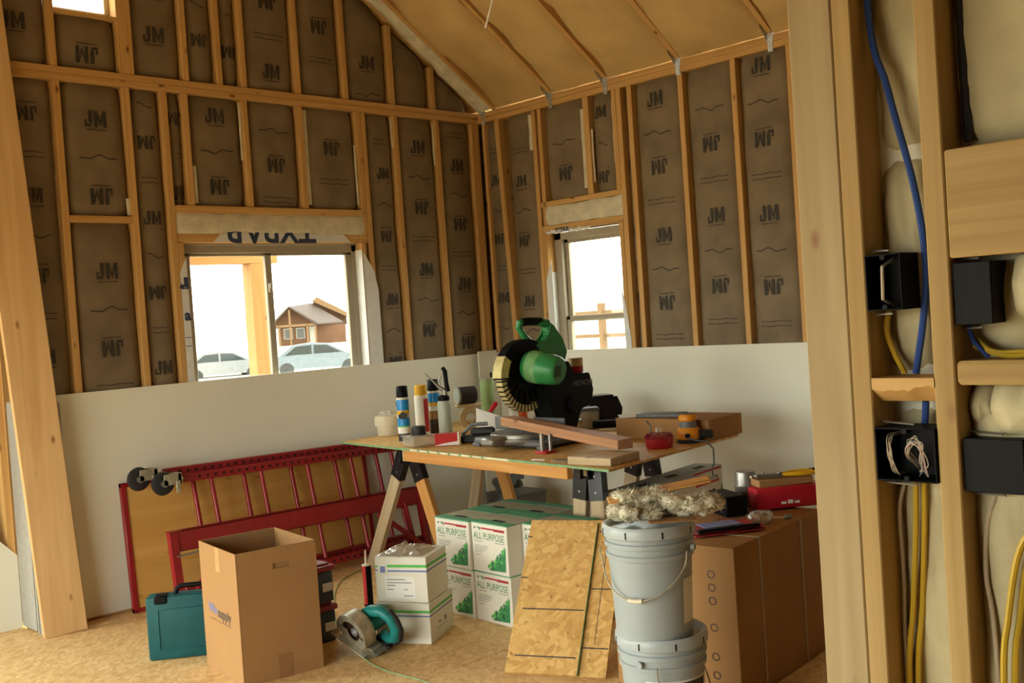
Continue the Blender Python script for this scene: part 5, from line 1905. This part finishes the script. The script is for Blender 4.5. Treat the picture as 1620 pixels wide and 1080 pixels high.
# clear tub with black cap
t = on('clear_tub', 'low clear plastic tub with black jar lid on top near the table edge', 'tub', -1.553, -0.980, math.radians(-12))
b = MB()
b.box((-0.075, -0.075, 0.0), (0.075, 0.075, 0.060), 0, 0.014, seg=2)
b.build('tub', 'clear', t)
MB().box((-0.079, -0.079, 0.056), (0.079, 0.079, 0.064), 0, 0.003).build('rim', 'clear', t)
MB().lathe([(0.0, 0.064), (0.042, 0.064), (0.043, 0.068), (0.041, 0.110), (0.037, 0.114), (0.0, 0.114)], 26).build('jar_lid', 'rubber', t)
# tape rolls
def roll(name, label, mat, x, y, r0, r1, wd, ang, z=None, group=None, core='card2'):
    t = on(name, label, 'tape roll', x, y, ang, group, (TZ + r1 + 0.0005) if z is None else z)
    m_ = R(PI / 2, 'X')
    MB().lathe([(r0 + 0.003, -wd / 2), (r1, -wd / 2), (r1, wd / 2), (r0 + 0.003, wd / 2)], 30, 0, m_).build('tape', mat, t)
    MB().lathe([(r0 + 0.003, wd / 2 + 0.001), (r0, wd / 2 + 0.001), (r0, -wd / 2 - 0.001), (r0 + 0.003, -wd / 2 - 0.001)], 26, 0, m_).build('core', core, t)
    return t


A45 = math.radians(-45 + 8)
roll('tape_roll', 'tan masking tape roll standing on edge on the table', 'tan', -0.84, -0.64, 0.034, 0.072, 0.045, A45, None, 'tape rolls on the table')
roll('tape_roll', 'small white tape roll standing between the tan roll and the papers', 'paper', -0.80, -0.76, 0.026, 0.050, 0.04, A45 - 0.3, None, 'tape rolls on the table')
t = on('cable_spool', 'black drum spool lying on its side on top of the tan tape roll', 'spool', -0.86, -0.645, math.radians(-20), None, TZ + 0.146 + 0.022)
b = MB()
b.lathe([(0.0, -0.06), (0.055, -0.06), (0.055, 0.05), (0.0, 0.05)], 26, 0, T(0, 0, 0.055) @ R(PI / 2, 'Y'))
b.build('drum', 'rubber', t)
MB().lathe([(0.0, -0.075), (0.053, -0.075), (0.053, -0.061), (0.0, -0.061)], 26, 0, T(0, 0, 0.055) @ R(PI / 2, 'Y')).build('flange', 'canister', t)
o = place(MB().box((-0.085, -0.035, 0), (0.085, 0.035, 0.020), 0, 0.006).build('wood_shim', 'tan'), (-0.855, -0.645, TZ + 0.1465), math.radians(-30))
tag(o, 'pale wooden shim between the tan tape roll and the black drum spool', 'wood block')
# green cup
t = on('green_cup', 'tall pale green cup standing in front of the wall corner', 'cup', -0.52, -0.47)
MB().lathe([(0.0, 0.0), (0.040, 0.0), (0.042, 0.006), (0.048, 0.30), (0.045, 0.30), (0.040, 0.02), (0.0, 0.016)], 28).build('cup_body', 'lime', t)
MB().lathe([(0.049, 0.292), (0.050, 0.304), (0.044, 0.304), (0.044, 0.298)], 28).build('rim', 'alu', t)
# red and white carton with black gadget
t = on('blade_carton', 'small red and white carton lying near the table edge', 'box', -1.47, -1.14, math.radians(-42))
b = MB()
b.box((-0.075, -0.04, 0.0), (0.062, 0.04, 0.068), 0, 0.002)
b.prism([(-0.074, 0.003), (0.061, 0.003), (0.061, 0.024), (-0.02, 0.016), (-0.074, 0.006)], -0.0412, -0.0402, 'y', 1)
b.box((0.054, -0.0408, 0.0), (0.0624, 0.0408, 0.0685), 1)
b.build('carton_body', ['canred', 'paper'], t, smooth=False)
t = on('stapler', 'black staple gun lying beside the small red carton', 'stapler', -1.325, -1.235, math.radians(-52))
b = MB()
b.box((-0.10, -0.022, 0.0), (0.09, 0.022, 0.045), 0, 0.008)
b.box((-0.04, -0.024, 0.045), (0.10, 0.024, 0.085), 0, 0.010)
b.build('body', 'rubber', t)
MB().tube([(-0.09, 0, 0.05), (-0.03, 0, 0.105), (0.06, 0, 0.105)], 0.011, 10).build('lever', 'grey', t)
MB().box((0.088, -0.02, 0.004), (0.108, 0.02, 0.05), 0, 0.003).build('nose', 'steel', t)
# instruction papers
def paper(pts, label, x, y, rz, z, m_='paper'):
    b = MB()
    b.add(pts, [(0, 1, 2, 3)] + ([(3, 2, 5, 4)] if len(pts) > 4 else []))
    b2 = MB()
    n = len(b.v)
    b2.v = b.v + [(p[0] + 0.0006, p[1] + 0.0006, p[2] + 0.0008) for p in b.v]
    b2.f = b.f + [tuple(n + i for i in q[::-1]) for q in b.f]
    b2.m = [0] * len(b2.f)
    o = place(b2.build('paper_sheet', m_, smooth=False), (x, y, z), rz)
    tag(o, label, 'paper', 'loose papers around the saw')
    return o


paper([(-0.11, 0.0, 0.0), (0.08, -0.02, 0.0), (0.04, 0.03, 0.115), (-0.10, 0.05, 0.17)], 'creased white instruction sheet propped upright against the mitre saw', -1.09, -1.12, math.radians(-45), TZ + 0.002)
paper([(-0.13, -0.06, 0.0), (0.13, -0.08, 0.003), (0.15, 0.05, 0.02), (-0.09, 0.07, 0.012)], 'white folded sheet lying flat beside the staple gun', -1.13, -1.20, math.radians(-45), TZ + 0.004)
paper([(-0.035, 0, 0.0), (0.035, -0.01, 0.0), (0.03, 0.03, 0.05), (-0.03, 0.035, 0.09)], 'little white leaflet standing by the orange tube', -0.78, -0.98, math.radians(-45), TZ + 0.04)
t = on('tool_bits', 'red and blue handled bit driver behind the propped instruction sheet', 'screwdriver', -0.86, -0.92, math.radians(-40))
MB().tube([(-0.05, 0, 0.12), (-0.01, 0, 0.17), (0.0, 0, 0.18)], [0.014, 0.016, 0.008], 10).build('red_handle', 'bred', t)
MB().tube([(-0.09, 0, 0.012), (-0.05, 0, 0.12)], [0.014, 0.018], 10).build('shank', 'pblue', t)
b = MB().lathe([(0.0, 0.0), (0.030, 0.0), (0.032, 0.004), (0.032, 0.05), (0.0, 0.052)], 22)
o = place(b.build('yellow_tape', 'yellow'), (-0.72, -0.80, TZ + 0.0005))
tag(o, 'small yellow tape measure puck behind the propped sheet', 'tape measure')
t = on('marking_tube', 'orange tube standing below the saw blade guard', 'tube', -0.62, -0.90)
MB().lathe([(0.0, 0.0), (0.028, 0.0), (0.029, 0.004), (0.029, 0.150), (0.0, 0.153)], 20).build('body', 'ored', t)
MB().lathe([(0.0292, 0.03), (0.0296, 0.032), (0.0296, 0.055), (0.0292, 0.057)], 20).build('label_band', 'black', t)
# plank across the saw, block at the corner
o = lumber('plank', (-1.365, -1.530, 0.918), (-1.553, -2.520, 0.851), 0.095, 0.048, (1, -0.19, 0), 'redplank')
tag(o, 'reddish timber plank lying across the mitre saw table to the table corner', 'plank')
o = lumber('wood_block', (-1.68, -2.355, TZ + 0.0195), (-1.655, -2.60, TZ + 0.0195), 0.24, 0.038, (1, 0.1, 0), 'oldwood')
tag(o, 'short timber offcut under the end of the reddish plank', 'wood block')
o = place(MB().box((-0.03, -0.055, 0), (0.03, 0.055, 0.003), 0, 0.001).build('putty_knife_blade', 'steel'), (-1.70, -2.25, TZ + 0.0005), 0.15)
tag(o, 'flat steel scraper plate on the table beside the timber offcut', 'scraper')
o = place(MB().box((-0.012, -0.04, 0), (0.012, 0.04, 0.004), 0, 0.001).build('white_tag', 'paper'), (-1.735, -2.12, TZ + 0.0005), 0.12)
tag(o, 'small white strip of label near the table edge', 'label')

# ---- mitre saw
MX, MY = -1.34, -1.62
ms = thing('mitre_saw', 'large green and black mitre saw with raised head in the middle of the table', 'mitre saw', (MX, MY, TZ + 0.0005))
b = MB()
b.box((-0.13, -0.27, 0.012), (0.27, 0.27, 0.050), 0, 0.012)
for x in (-0.10, 0.22):
    for y in (-0.25, 0.25):
        b.box((x - 0.03, y - 0.03, 0.0), (x + 0.03, y + 0.03, 0.02), 0, 0.005)
b.build('base', 'grey', ms)
b = MB()
b.lathe([(0.0, 0.03), (0.19, 0.03), (0.195, 0.036), (0.195, 0.052), (0.180, 0.056), (0.180, 0.074), (0.176, 0.078), (0.0, 0.078)], 40)
b.box((-0.28, -0.05, 0.030), (-0.12, 0.05, 0.074), 0, 0.010)
b.build('turntable', 'steel', ms)
b = MB()
for y0, y1 in ((-0.27, -0.035), (0.035, 0.27)):
    b.box((0.045, y0, 0.078), (0.063, y1, 0.15), 0, 0.006)
b.build('fence', 'grey', ms)
for y, h_ in ((-0.335, 0.10),):
    b = MB()
    b.cyl((-0.20, y, 0.0), (-0.20, y, h_), 0.012, seg=12)
    b.cyl((-0.17, y - 0.03, 0.0), (-0.17, y - 0.03, h_ * 0.95), 0.010, seg=12)
    b.box((-0.23, y - 0.05, 0.0), (-0.14, y + 0.03, 0.012), 1, 0.003)
    b.build('hold_down_clamp', ['steel', 'canred'], ms)
CX, CZ = 0.035, 0.375


def arcband(r0, r1, a0, a1, y0, y1, n=24, mi=0):
    p = [(CX + r1 * math.cos(math.radians(a0 + (a1 - a0) * i / n)), CZ + r1 * math.sin(math.radians(a0 + (a1 - a0) * i / n))) for i in range(n + 1)]
    q = [(CX + r0 * math.cos(math.radians(a0 + (a1 - a0) * i / n)), CZ + r0 * math.sin(math.radians(a0 + (a1 - a0) * i / n))) for i in range(n + 1)]
    v, f = [], []
    for y in (y0, y1):
        v += [(x, y, z) for x, z in p] + [(x, y, z) for x, z in q]
    m = n + 1
    for i in range(n):
        f.append((i, i + 1, m + i + 1, m + i))
        f.append((2 * m + i + 1, 2 * m + i, 3 * m + i, 3 * m + i + 1))
        f.append((i + 1, i, 2 * m + i, 2 * m + i + 1))
        f.append((m + i, m + i + 1, 3 * m + i + 1, 3 * m + i))
    f += [(0, m, 3 * m, 2 * m), (n, 2 * m + n, 3 * m + n, m + n)]
    return v, f


b = MB()
v, f = arcband(0.05, 0.205, 15, 142, -0.032, 0.030, 26)
b.add(v, f)
b.build('upper_guard', 'black', ms, angle=0.6)
b = MB()
v, f = arcband(0.150, 0.205, 143, 178, -0.034, 0.032, 10)
b.add(v, f)
b.build('guard_nose', 'brass', ms, angle=0.6)
b = MB()
v, f = arcband(0.155, 0.192, 181, 292, -0.022, 0.022, 26)
b.add(v, f, 0)
for k in range(13):
    a = math.radians(184 + 8.4 * k)
    c_, s_ = math.cos(a), math.sin(a)
    for r0, r1 in ((0.150, 0.1935),):
        mm = basis((CX, 0, CZ), (c_, 0, s_), (0, 1, 0), (-s_, 0, c_))
        b.box((r0, -0.0235, -0.0042), (r1, 0.0235, 0.0042), 1, mat=mm)
b.build('lower_guard_rim', ['brass', 'darkhole'], ms, angle=0.6)
b = MB()
for k in range(6):
    a = math.radians(176 + 24 * k)
    c_, s_ = math.cos(a), math.sin(a)
    mm = basis((CX, 0, CZ), (c_, 0, s_), (0, 1, 0), (-s_, 0, c_))
    b.box((0.04, -0.020, -0.012), (0.156, 0.018, 0.012), 0, 0.003, mm)
v, f = arcband(0.02, 0.075, 140, 320, -0.021, 0.019, 20)
b.add(v, f)
v, f = arcband(0.150, 0.200, 178.2, 180.8, -0.036, 0.034, 3)
b.add(v, f)
b.build('lower_guard_spokes', 'black', ms, angle=0.6)
b = MB().cyl((CX, -0.0015, CZ), (CX, 0.0015, CZ), 0.150, seg=48)
b.build('blade', 'brown', ms)
# motor
b = MB()
ax = (Vector((0.075, -0.235, 0.400)) - Vector((0.040, -0.03, 0.435)))
mL = ax.length
az_ = ax.normalized()
axx = Vector((1, 0, 0))
axx = (axx - az_ * axx.dot(az_)).normalized()
mm = basis((0.040, -0.03, 0.435), axx, az_.cross(axx), az_)
b.lathe([(0.075, 0.0), (0.086, 0.02), (0.089, 0.09), (0.085, 0.15), (0.077, mL - 0.012), (0.066, mL), (0.0, mL)], 30, 0, mm)
b.build('motor_housing', 'green', ms)
b = MB()
v = [(0.104 * math.cos(a), 0.104 * math.sin(a), 0) for a in (0, 1)]
b.lathe([(0.0885, 0.03), (0.0905, 0.05), (0.0905, 0.085), (0.0895, 0.1)], 30, 0, mm)
b.build('dusty_band', 'sawdust', ms)
b = MB()
for k in range(4):
    b.box((-0.045 + 0.016 * k, -0.030, mL - 0.0005), (-0.039 + 0.016 * k, 0.030, mL + 0.001), 0, 0.0, mm)
b.build('vent_slot', 'darkhole', ms)
# green handle arm
b = MB()
b.prism([(0.10, 0.545), (0.135, 0.50), (0.20, 0.46), (0.34, 0.435), (0.365, 0.49), (0.325, 0.565), (0.262, 0.655), (0.225, 0.66), (0.228, 0.60), (0.19, 0.560), (0.14, 0.565)], -0.040, 0.030, 'y')
b2 = bmesh.new()
for q in b.v:
    b2.verts.new(q)
b2.verts.ensure_lookup_table()
for q in b.f:
    b2.faces.new([b2.verts[i] for i in q])
bmesh.ops.bevel(b2, geom=list(b2.edges), offset=0.010, segments=2, affect='EDGES')
b = MB().bm(b2)
b.tube([(0.115, -0.005, 0.54), (0.06, -0.005, 0.585), (0.015, -0.005, 0.645), (0.02, -0.005, 0.668), (0.06, -0.005, 0.672)], [0.022, 0.020, 0.019, 0.019, 0.020], 12)
b.tube([(0.055, -0.005, 0.672), (0.14, -0.005, 0.672), (0.24, -0.005, 0.655)], [0.020, 0.021, 0.026], 12)
b.build('handle_arm', 'green', ms)
b = MB().tube([(0.035, -0.005, 0.673), (0.10, -0.005, 0.675), (0.19, -0.005, 0.670)], [0.0225, 0.024, 0.0225], 14)
b.build('grip', 'black', ms)
# hinge arm, trunnion
b = MB()
b.prism([(0.10, 0.31), (0.33, 0.44), (0.36, 0.355), (0.50, 0.36), (0.525, 0.26), (0.50, 0.175), (0.40, 0.165), (0.36, 0.05), (0.20, 0.05), (0.17, 0.17)], -0.075, 0.065, 'y')
b2 = bmesh.new()
for q in b.v:
    b2.verts.new(q)
b2.verts.ensure_lookup_table()
for q in b.f:
    b2.faces.new([b2.verts[i] for i in q])
bmesh.ops.bevel(b2, geom=list(b2.edges), offset=0.008, segments=2, affect='EDGES')
b = MB().bm(b2)
b.cyl((0.34, -0.10, 0.19), (0.34, 0.10, 0.19), 0.05, seg=20)
b.build('hinge_arm', 'black', ms)
b = MB()
b.text('HITACHI', 0.042, basis((0.430, -0.0765, 0.305), (1, 0, 0), (0, 0, 1), (0, -1, 0)), 0, 0.001)
b.build('lettering', 'grey', ms, smooth=False)
b = MB()
for z in (0.085, 0.14):
    b.cyl((0.20, -0.05, z), (0.42, -0.05, z), 0.014, seg=12)
b.build('slide_rod', 'steel', ms)
t = thing('small_can', 'small can with red base and clear top set on the mitre saw arm', 'can', (-0.885, -1.625, TZ + 0.3625))
MB().lathe([(0.0, 0.0), (0.042, 0.0), (0.043, 0.003), (0.043, 0.038)], 24).build('body', 'bred', t)
MB().lathe([(0.043, 0.038), (0.043, 0.082), (0.040, 0.085), (0.0, 0.085)], 24).build('clear_top', 'tan', t)
# behind and right of the saw
t = on('black_case', 'glossy black power tool charger standing behind the saw hinge', 'charger', -0.40, -1.36, math.radians(-30))
b = MB()
b.prism([(-0.10, 0.0), (0.10, 0.0), (0.115, 0.10), (0.085, 0.175), (-0.09, 0.165), (-0.11, 0.06)], -0.11, 0.07, 'y')
b.build('case_shell', 'gloss', t, smooth=False)
MB().box((-0.07, -0.09, 0.168), (0.07, 0.05, 0.185), 0, 0.005).build('battery_slot', 'gloss', t)
t = on('flashlight', 'black flashlight lying in front of the charger', 'flashlight', -0.63, -1.66, math.radians(-50))
b = MB()
m_ = T(0, 0, 0.036) @ R(PI / 2, 'Y')
b.lathe([(0.0, -0.12), (0.022, -0.12), (0.024, -0.11), (0.024, 0.02), (0.034, 0.05), (0.036, 0.09), (0.0, 0.092)], 22, 0, m_)
b.build('body', 'black', t)
MB().lathe([(0.0365, 0.055), (0.0372, 0.06), (0.0372, 0.085), (0.0365, 0.09)], 22, 0, m_).build('bezel', 'steel', t)
t = on('screw_jar', 'square clear jar of yellow screws with dark lid below the saw hinge', 'jar', -0.64, -1.46, math.radians(-40))
MB().box((-0.075, -0.055, 0.0), (0.075, 0.055, 0.115), 0, 0.010, seg=2).build('jar', 'clear', t)
MB().box((-0.066, -0.047, 0.004), (0.066, 0.047, 0.085), 0, 0.008).build('screws', 'screws', t)
MB().box((-0.079, -0.059, 0.112), (0.079, 0.059, 0.130), 0, 0.006).build('lid', 'grey', t)
t = on('sander', 'orange and grey palm sander with hanging cord near the table corner', 'sander', -0.965, -2.455, math.radians(-40))
MB().lathe([(0.0, 0.0), (0.063, 0.0), (0.063, 0.010), (0.055, 0.018), (0.0, 0.018)], 28).build('sanding_pad', 'rubber', t)
MB().lathe([(0.052, 0.016), (0.060, 0.022), (0.062, 0.050), (0.056, 0.072), (0.045, 0.080)], 28).build('skirt', 'orange', t)
MB().lathe([(0.047, 0.078), (0.044, 0.095), (0.042, 0.112)], 24).build('body', 'grey', t)
MB().lathe([(0.042, 0.110), (0.049, 0.118), (0.049, 0.132), (0.040, 0.146), (0.0, 0.152)], 28, [0, 0, 0, 1]).build('palm_grip', ['orange', 'grey'], t)
MB().cyl((-0.02, -0.064, 0.040), (-0.02, -0.045, 0.040), 0.013, seg=14).build('dust_port', 'darkhole', t)
b = MB().lathe([(0.0, 0.0), (0.022, 0.0), (0.022, 0.065), (0.020, 0.07), (0.0, 0.07)], 18, 0, T(0.045, -0.035, 0.042) @ R(PI / 2, 'Y'))
b.build('dust_canister', 'rubber', t)
loc = Vector((-0.965, -2.455, TZ + 0.0004))
pts = [(-1.02, -2.48, TZ + 0.03), (-1.02, -2.54, TZ + 0.02), (-0.985, -2.580, TZ + 0.012), (-0.95, -2.592, TZ - 0.03), (-0.948, -2.59, TZ - 0.10), (-0.94, -2.57, TZ - 0.14), (-0.92, -2.56, TZ - 0.176)]
inv = (Matrix.Translation(loc) @ R(math.radians(-40))).inverted()
MB().tube([inv @ Vector(p) for p in pts], 0.0045, 8).build('power_cord', 'grey', t)
t = on('red_tub', 'round red-tinted tub with clear lid and knob near the table corner', 'tub', -1.182, -2.430)
MB().lathe([(0.0, 0.0), (0.064, 0.0), (0.068, 0.01), (0.070, 0.052)], 30).build('tub', 'bred', t)
MB().lathe([(0.072, 0.050), (0.073, 0.058), (0.062, 0.072), (0.0, 0.076)], 30).build('lid', 'redclear', t)
MB().box((-0.015, -0.010, 0.075), (0.015, 0.010, 0.105), 0, 0.004).build('knob', 'clear', t)
t = on('long_box', 'long low brown cardboard box at the far side of the table end', 'box', -0.890, -2.530, math.radians(3))
MB().box((0, 0, 0), (0.33, 0.60, 0.105), 0, 0.003).build('carton_body', 'card2', t)
MB().box((-0.001, 0.0, 0.104), (0.331, 0.601, 0.1085), 0, 0.001).build('lid_flap', 'card2', t)
MB().box((0.3305, 0.02, 0.01), (0.336, 0.58, 0.10), 0, 0.001).build('end_flap', 'cardin', t)
ZL = TZ + 0.1095
o = place(MB().box((-0.06, -0.13, 0), (0.06, 0.13, 0.02), 0, 0.004).build('sanding_block', 'grey'), (-0.80, -2.16, ZL), 0.25)
tag(o, 'flat grey sanding block on the long brown box', 'sanding block')
paper([(-0.09, -0.05, 0.0), (0.07, -0.06, 0.0), (0.09, 0.05, 0.012), (-0.07, 0.06, 0.008)], 'white sheet lying on the end of the long brown box', -0.83, -1.98, -0.6, ZL)
b = MB()
b.tube([(0, 0, 0.004), (0.07, 0.01, 0.006), (0.16, -0.01, 0.004)], 0.004, 8)
b.tube([(0.02, 0.03, 0.004), (0.10, 0.02, 0.010), (0.19, 0.03, 0.004)], 0.003, 8)
o = place(b.build('drill_bit', 'steel'), (-0.76, -2.33, ZL), 0.9)
tag(o, 'thin steel drill bits scattered on the long brown box', 'drill bits')
t = on('bit_driver', 'upright steel bit driver in a black stand behind the red tub', 'bit driver', -1.11, -2.32)
MB().lathe([(0.0, 0.0), (0.024, 0.0), (0.022, 0.04), (0.010, 0.05), (0.0, 0.05)], 16).build('stand', 'black', t)
MB().tube([(0, 0, 0.045), (0.004, 0, 0.10), (-0.015, 0.01, 0.125)], 0.005, 8).build('shank', 'steel', t)
b = MB()
o = place(MB().box((-0.08, -0.05, 0), (0.08, 0.05, 0.07), 0, 0.003).build('white_case', 'white'), (-0.44, -0.93, TZ + 0.0005), math.radians(-45))
tag(o, 'white box standing behind the mitre saw near the wall corner', 'box')

# ------------------------------------------------------------------ ELECTRICAL in the partition
def smooth_path(p, n=6):
    p = [Vector(q) for q in p]
    p = [p[0] * 2 - p[1]] + p + [p[-1] * 2 - p[-2]]
    out = []
    for i in range(1, len(p) - 2):
        for k in range(n):
            t = k / n
            out.append(0.5 * ((2 * p[i]) + (p[i + 1] - p[i - 1]) * t + (2 * p[i - 1] - 5 * p[i] + 4 * p[i + 1] - p[i + 2]) * t * t + (3 * p[i] - p[i - 1] - 3 * p[i + 1] + p[i + 2]) * t ** 3))
    out.append(p[-2])
    return out




def elec_box(label, y0, y1, z0, z1, x0, dep, wires, shut=False):
    c = Vector((x0, (y0 + y1) / 2, (z0 + z1) / 2))
    t = thing('electrical_box', label, 'electrical box', c, 0, 'black boxes nailed to the partition studs')
    hy, hz, th = abs(y1 - y0) / 2, (z1 - z0) / 2, 0.003
    b = MB()
    b.box((dep - th, -hy, -hz), (dep, hy, hz), 0)
    b.box((0, -hy, -hz), (dep, -hy + th, hz), 0, 0.001)
    b.box((0, hy - th, -hz), (dep, hy, hz), 0, 0.001)
    b.box((0, -hy, -hz), (dep, hy, -hz + th), 0, 0.001)
    b.box((0, -hy, hz - th), (dep, hy, hz), 0, 0.001)
    b.build('box_shell', 'black', t)
    if shut:
        MB().box((-0.004, -hy, -hz), (0.0, hy, hz), 0, 0.001).build('cover_plate', 'black', t)
    for s_ in (-1, 1):
        k = MB()
        k.cyl((0.0, 0.0, s_ * (hz - 0.006)), (0.02, 0.0, s_ * (hz - 0.006)), 0.005, seg=8)
        k.build('screw_post', 'black', t)
        MB().tube([(0.012, -hy * 0.25, s_ * (hz + 0.006)), (0.03, hy + 0.0, s_ * (hz + 0.008))], 0.002, 6).build('nail', 'steel', t)
    for (pts, r, m_) in wires:
        MB().tube(pts, r, 7).build('wire', m_, t)
    return t


elec_box('black single electrical box with one loop of pale cable, upper bay by the wide post', -4.829, -4.897, 1.457, 1.559, XC - 0.004, 0.072,
         [([(0.05, 0.004, 0.04), (0.012, 0.006, 0.028), (0.006, 0.004, 0.0), (0.012, 0.008, -0.03), (0.05, 0.008, -0.042)], 0.0035, 'whitecable')])
w4 = []
rw = random.Random(21)
J = lambda v, a=0.004: v + rw.uniform(-a, a)
for k in range(5):
    w4.append((smooth_path([(0.062, J(0.03), J(0.036)), (0.020, J(0.036), J(0.030)), (0.010, J(0.034, 0.006), J(0.0, 0.01)), (0.018, J(0.026, 0.006), J(-0.034)), (0.055, J(0.03), J(-0.042))]), 0.0011, 'whitecable'))
for k in range(9):
    w4.append((smooth_path([(0.062, J(-0.002, 0.008), J(-0.034)), (0.020, J(0.004, 0.006), J(-0.004, 0.01)), (0.010, J(-0.010, 0.008), J(0.026, 0.008)), (0.009, J(-0.024, 0.006), J(0.014, 0.01)), (0.014, J(-0.028, 0.008), J(-0.012, 0.008)), (0.022, J(-0.022, 0.010), J(-0.036, 0.006))]), 0.0010, ('copper', 'whitecable', 'whitecable', 'pgrey')[k % 4]))
elec_box('black double electrical box full of loose wires, lower bay by the wide post', -4.829, -4.942, 1.147, 1.244, XC - 0.004, 0.076, w4)
elec_box('black electrical box below the big header, half hidden by a stud', -4.984, -5.048, 1.425, 1.532, XC + 0.012, 0.068, [], True)
t = elec_box('black electrical box low in the bay under the stud blocking', -4.984, -5.085, 1.135, 1.228, XC + 0.014, 0.066, [], True)


def cable(label, pts, r, m_, name='cable'):
    o = MB().tube(smooth_path(pts), r, 8).build(name, m_)
    return tag(o, label, 'cable', 'cables in the partition bays')


cable('thick blue cable slanting down the narrow bay beside the wide post', [(-3.55, -4.840, 2.80), (-3.555, -4.838, 2.05), (-3.553, -4.868, 1.86), (-3.55, -4.905, 1.68), (-3.545, -4.917, 1.54), (-3.545, -4.907, 1.44), (-3.548, -4.888, 1.338)], 0.0068, 'bluecable')
cable('short end of blue cable between block and double box', [(-3.54, -4.90, 1.286), (-3.538, -4.897, 1.262), (-3.538, -4.895, 1.246)], 0.0068, 'bluecable')
cable('yellow cable bending from the single box down to the chipped block', [(-3.545, -4.842, 1.455), (-3.55, -4.838, 1.42), (-3.548, -4.848, 1.38), (-3.545, -4.866, 1.338)], 0.0055, 'yelcable')
cable('yellow cable below the double box, nearer to the wide post', [(-3.54, -4.873, 1.145), (-3.541, -4.868, 1.05), (-3.543, -4.855, 0.90), (-3.545, -4.840, 0.75), (-3.545, -4.836, 0.30)], 0.0055, 'yelcable')
cable('yellow cable below the double box, nearer to the bare batt', [(-3.53, -4.884, 1.145), (-3.532, -4.880, 1.05), (-3.533, -4.868, 0.90), (-3.536, -4.853, 0.75), (-3.54, -4.846, 0.30)], 0.0055, 'yelcable')
cable('pale cable hanging from the double box along the stud', [(-3.53, -4.850, 1.145), (-3.54, -4.838, 1.08), (-3.535, -4.836, 0.95), (-3.54, -4.834, 0.80), (-3.54, -4.834, 0.30)], 0.004, 'whitecable')
cable('blue cable in the wide bay curving out from the half hidden box', [(-3.545, -4.990, 1.44), (-3.555, -4.996, 1.40), (-3.552, -5.022, 1.366)], 0.004, 'bluecable')
cable('upper yellow cable sagging across the wide bay above the blocking', [(-3.54, -4.995, 1.40), (-3.552, -5.03, 1.376), (-3.552, -5.08, 1.374), (-3.55, -5.2, 1.38), (-3.55, -5.33, 1.40)], 0.0045, 'yelcable')
cable('lower yellow cable sagging across the wide bay on the blocking', [(-3.545, -4.995, 1.385), (-3.556, -5.05, 1.3685), (-3.556, -5.12, 1.369), (-3.55, -5.33, 1.37)], 0.0045, 'yelcable')
cable('yellow cable arching down the wide bay, outer strand', [(-3.575, -5.095, 1.09), (-3.575, -5.062, 1.03), (-3.575, -5.040, 0.92), (-3.575, -5.026, 0.80), (-3.57, -5.02, 0.40)], 0.006, 'yelcable')
cable('yellow cable arching down the wide bay, inner strand', [(-3.562, -5.11, 1.09), (-3.562, -5.076, 1.03), (-3.562, -5.055, 0.92), (-3.562, -5.040, 0.80), (-3.56, -5.03, 0.40)], 0.006, 'yelcable')
cable('brownish cable below the low box in the wide bay', [(-3.55, -5.022, 1.132), (-3.555, -5.005, 1.07), (-3.555, -4.998, 0.98), (-3.555, -5.008, 0.86), (-3.555, -5.012, 0.40)], 0.0045, 'whitecable')
cable('black conduit in the shadow beside the bare stud', [(-3.53, -4.997, 2.85), (-3.53, -4.997, 2.0), (-3.53, -5.000, 1.745)], 0.009, 'rubber', 'conduit')
o = MB().tube([(-1.6, -1.805, 2.975), (-1.6, -1.86, 3.08), (-1.6, -2.02, 3.5), (-1.6, -2.15, 4.06)], 0.006, 6).build('hanging_strip', 'paper')
tag(o, 'thin white plastic strip hanging from the ceiling insulation', 'strip')
# thin green string line across the floor
o = MB().tube(smooth_path([(-2.70, -2.60, 0.003), (-2.69, -2.30, 0.003), (-2.68, -1.94, 0.003), (-2.45, -1.35, 0.003), (-1.92, -0.60, 0.003), (-1.50, -0.36, 0.003)]), 0.0028, 6).build('string_line', 'greenpaint')
tag(o, 'thin green string running across the strand-board floor', 'string')
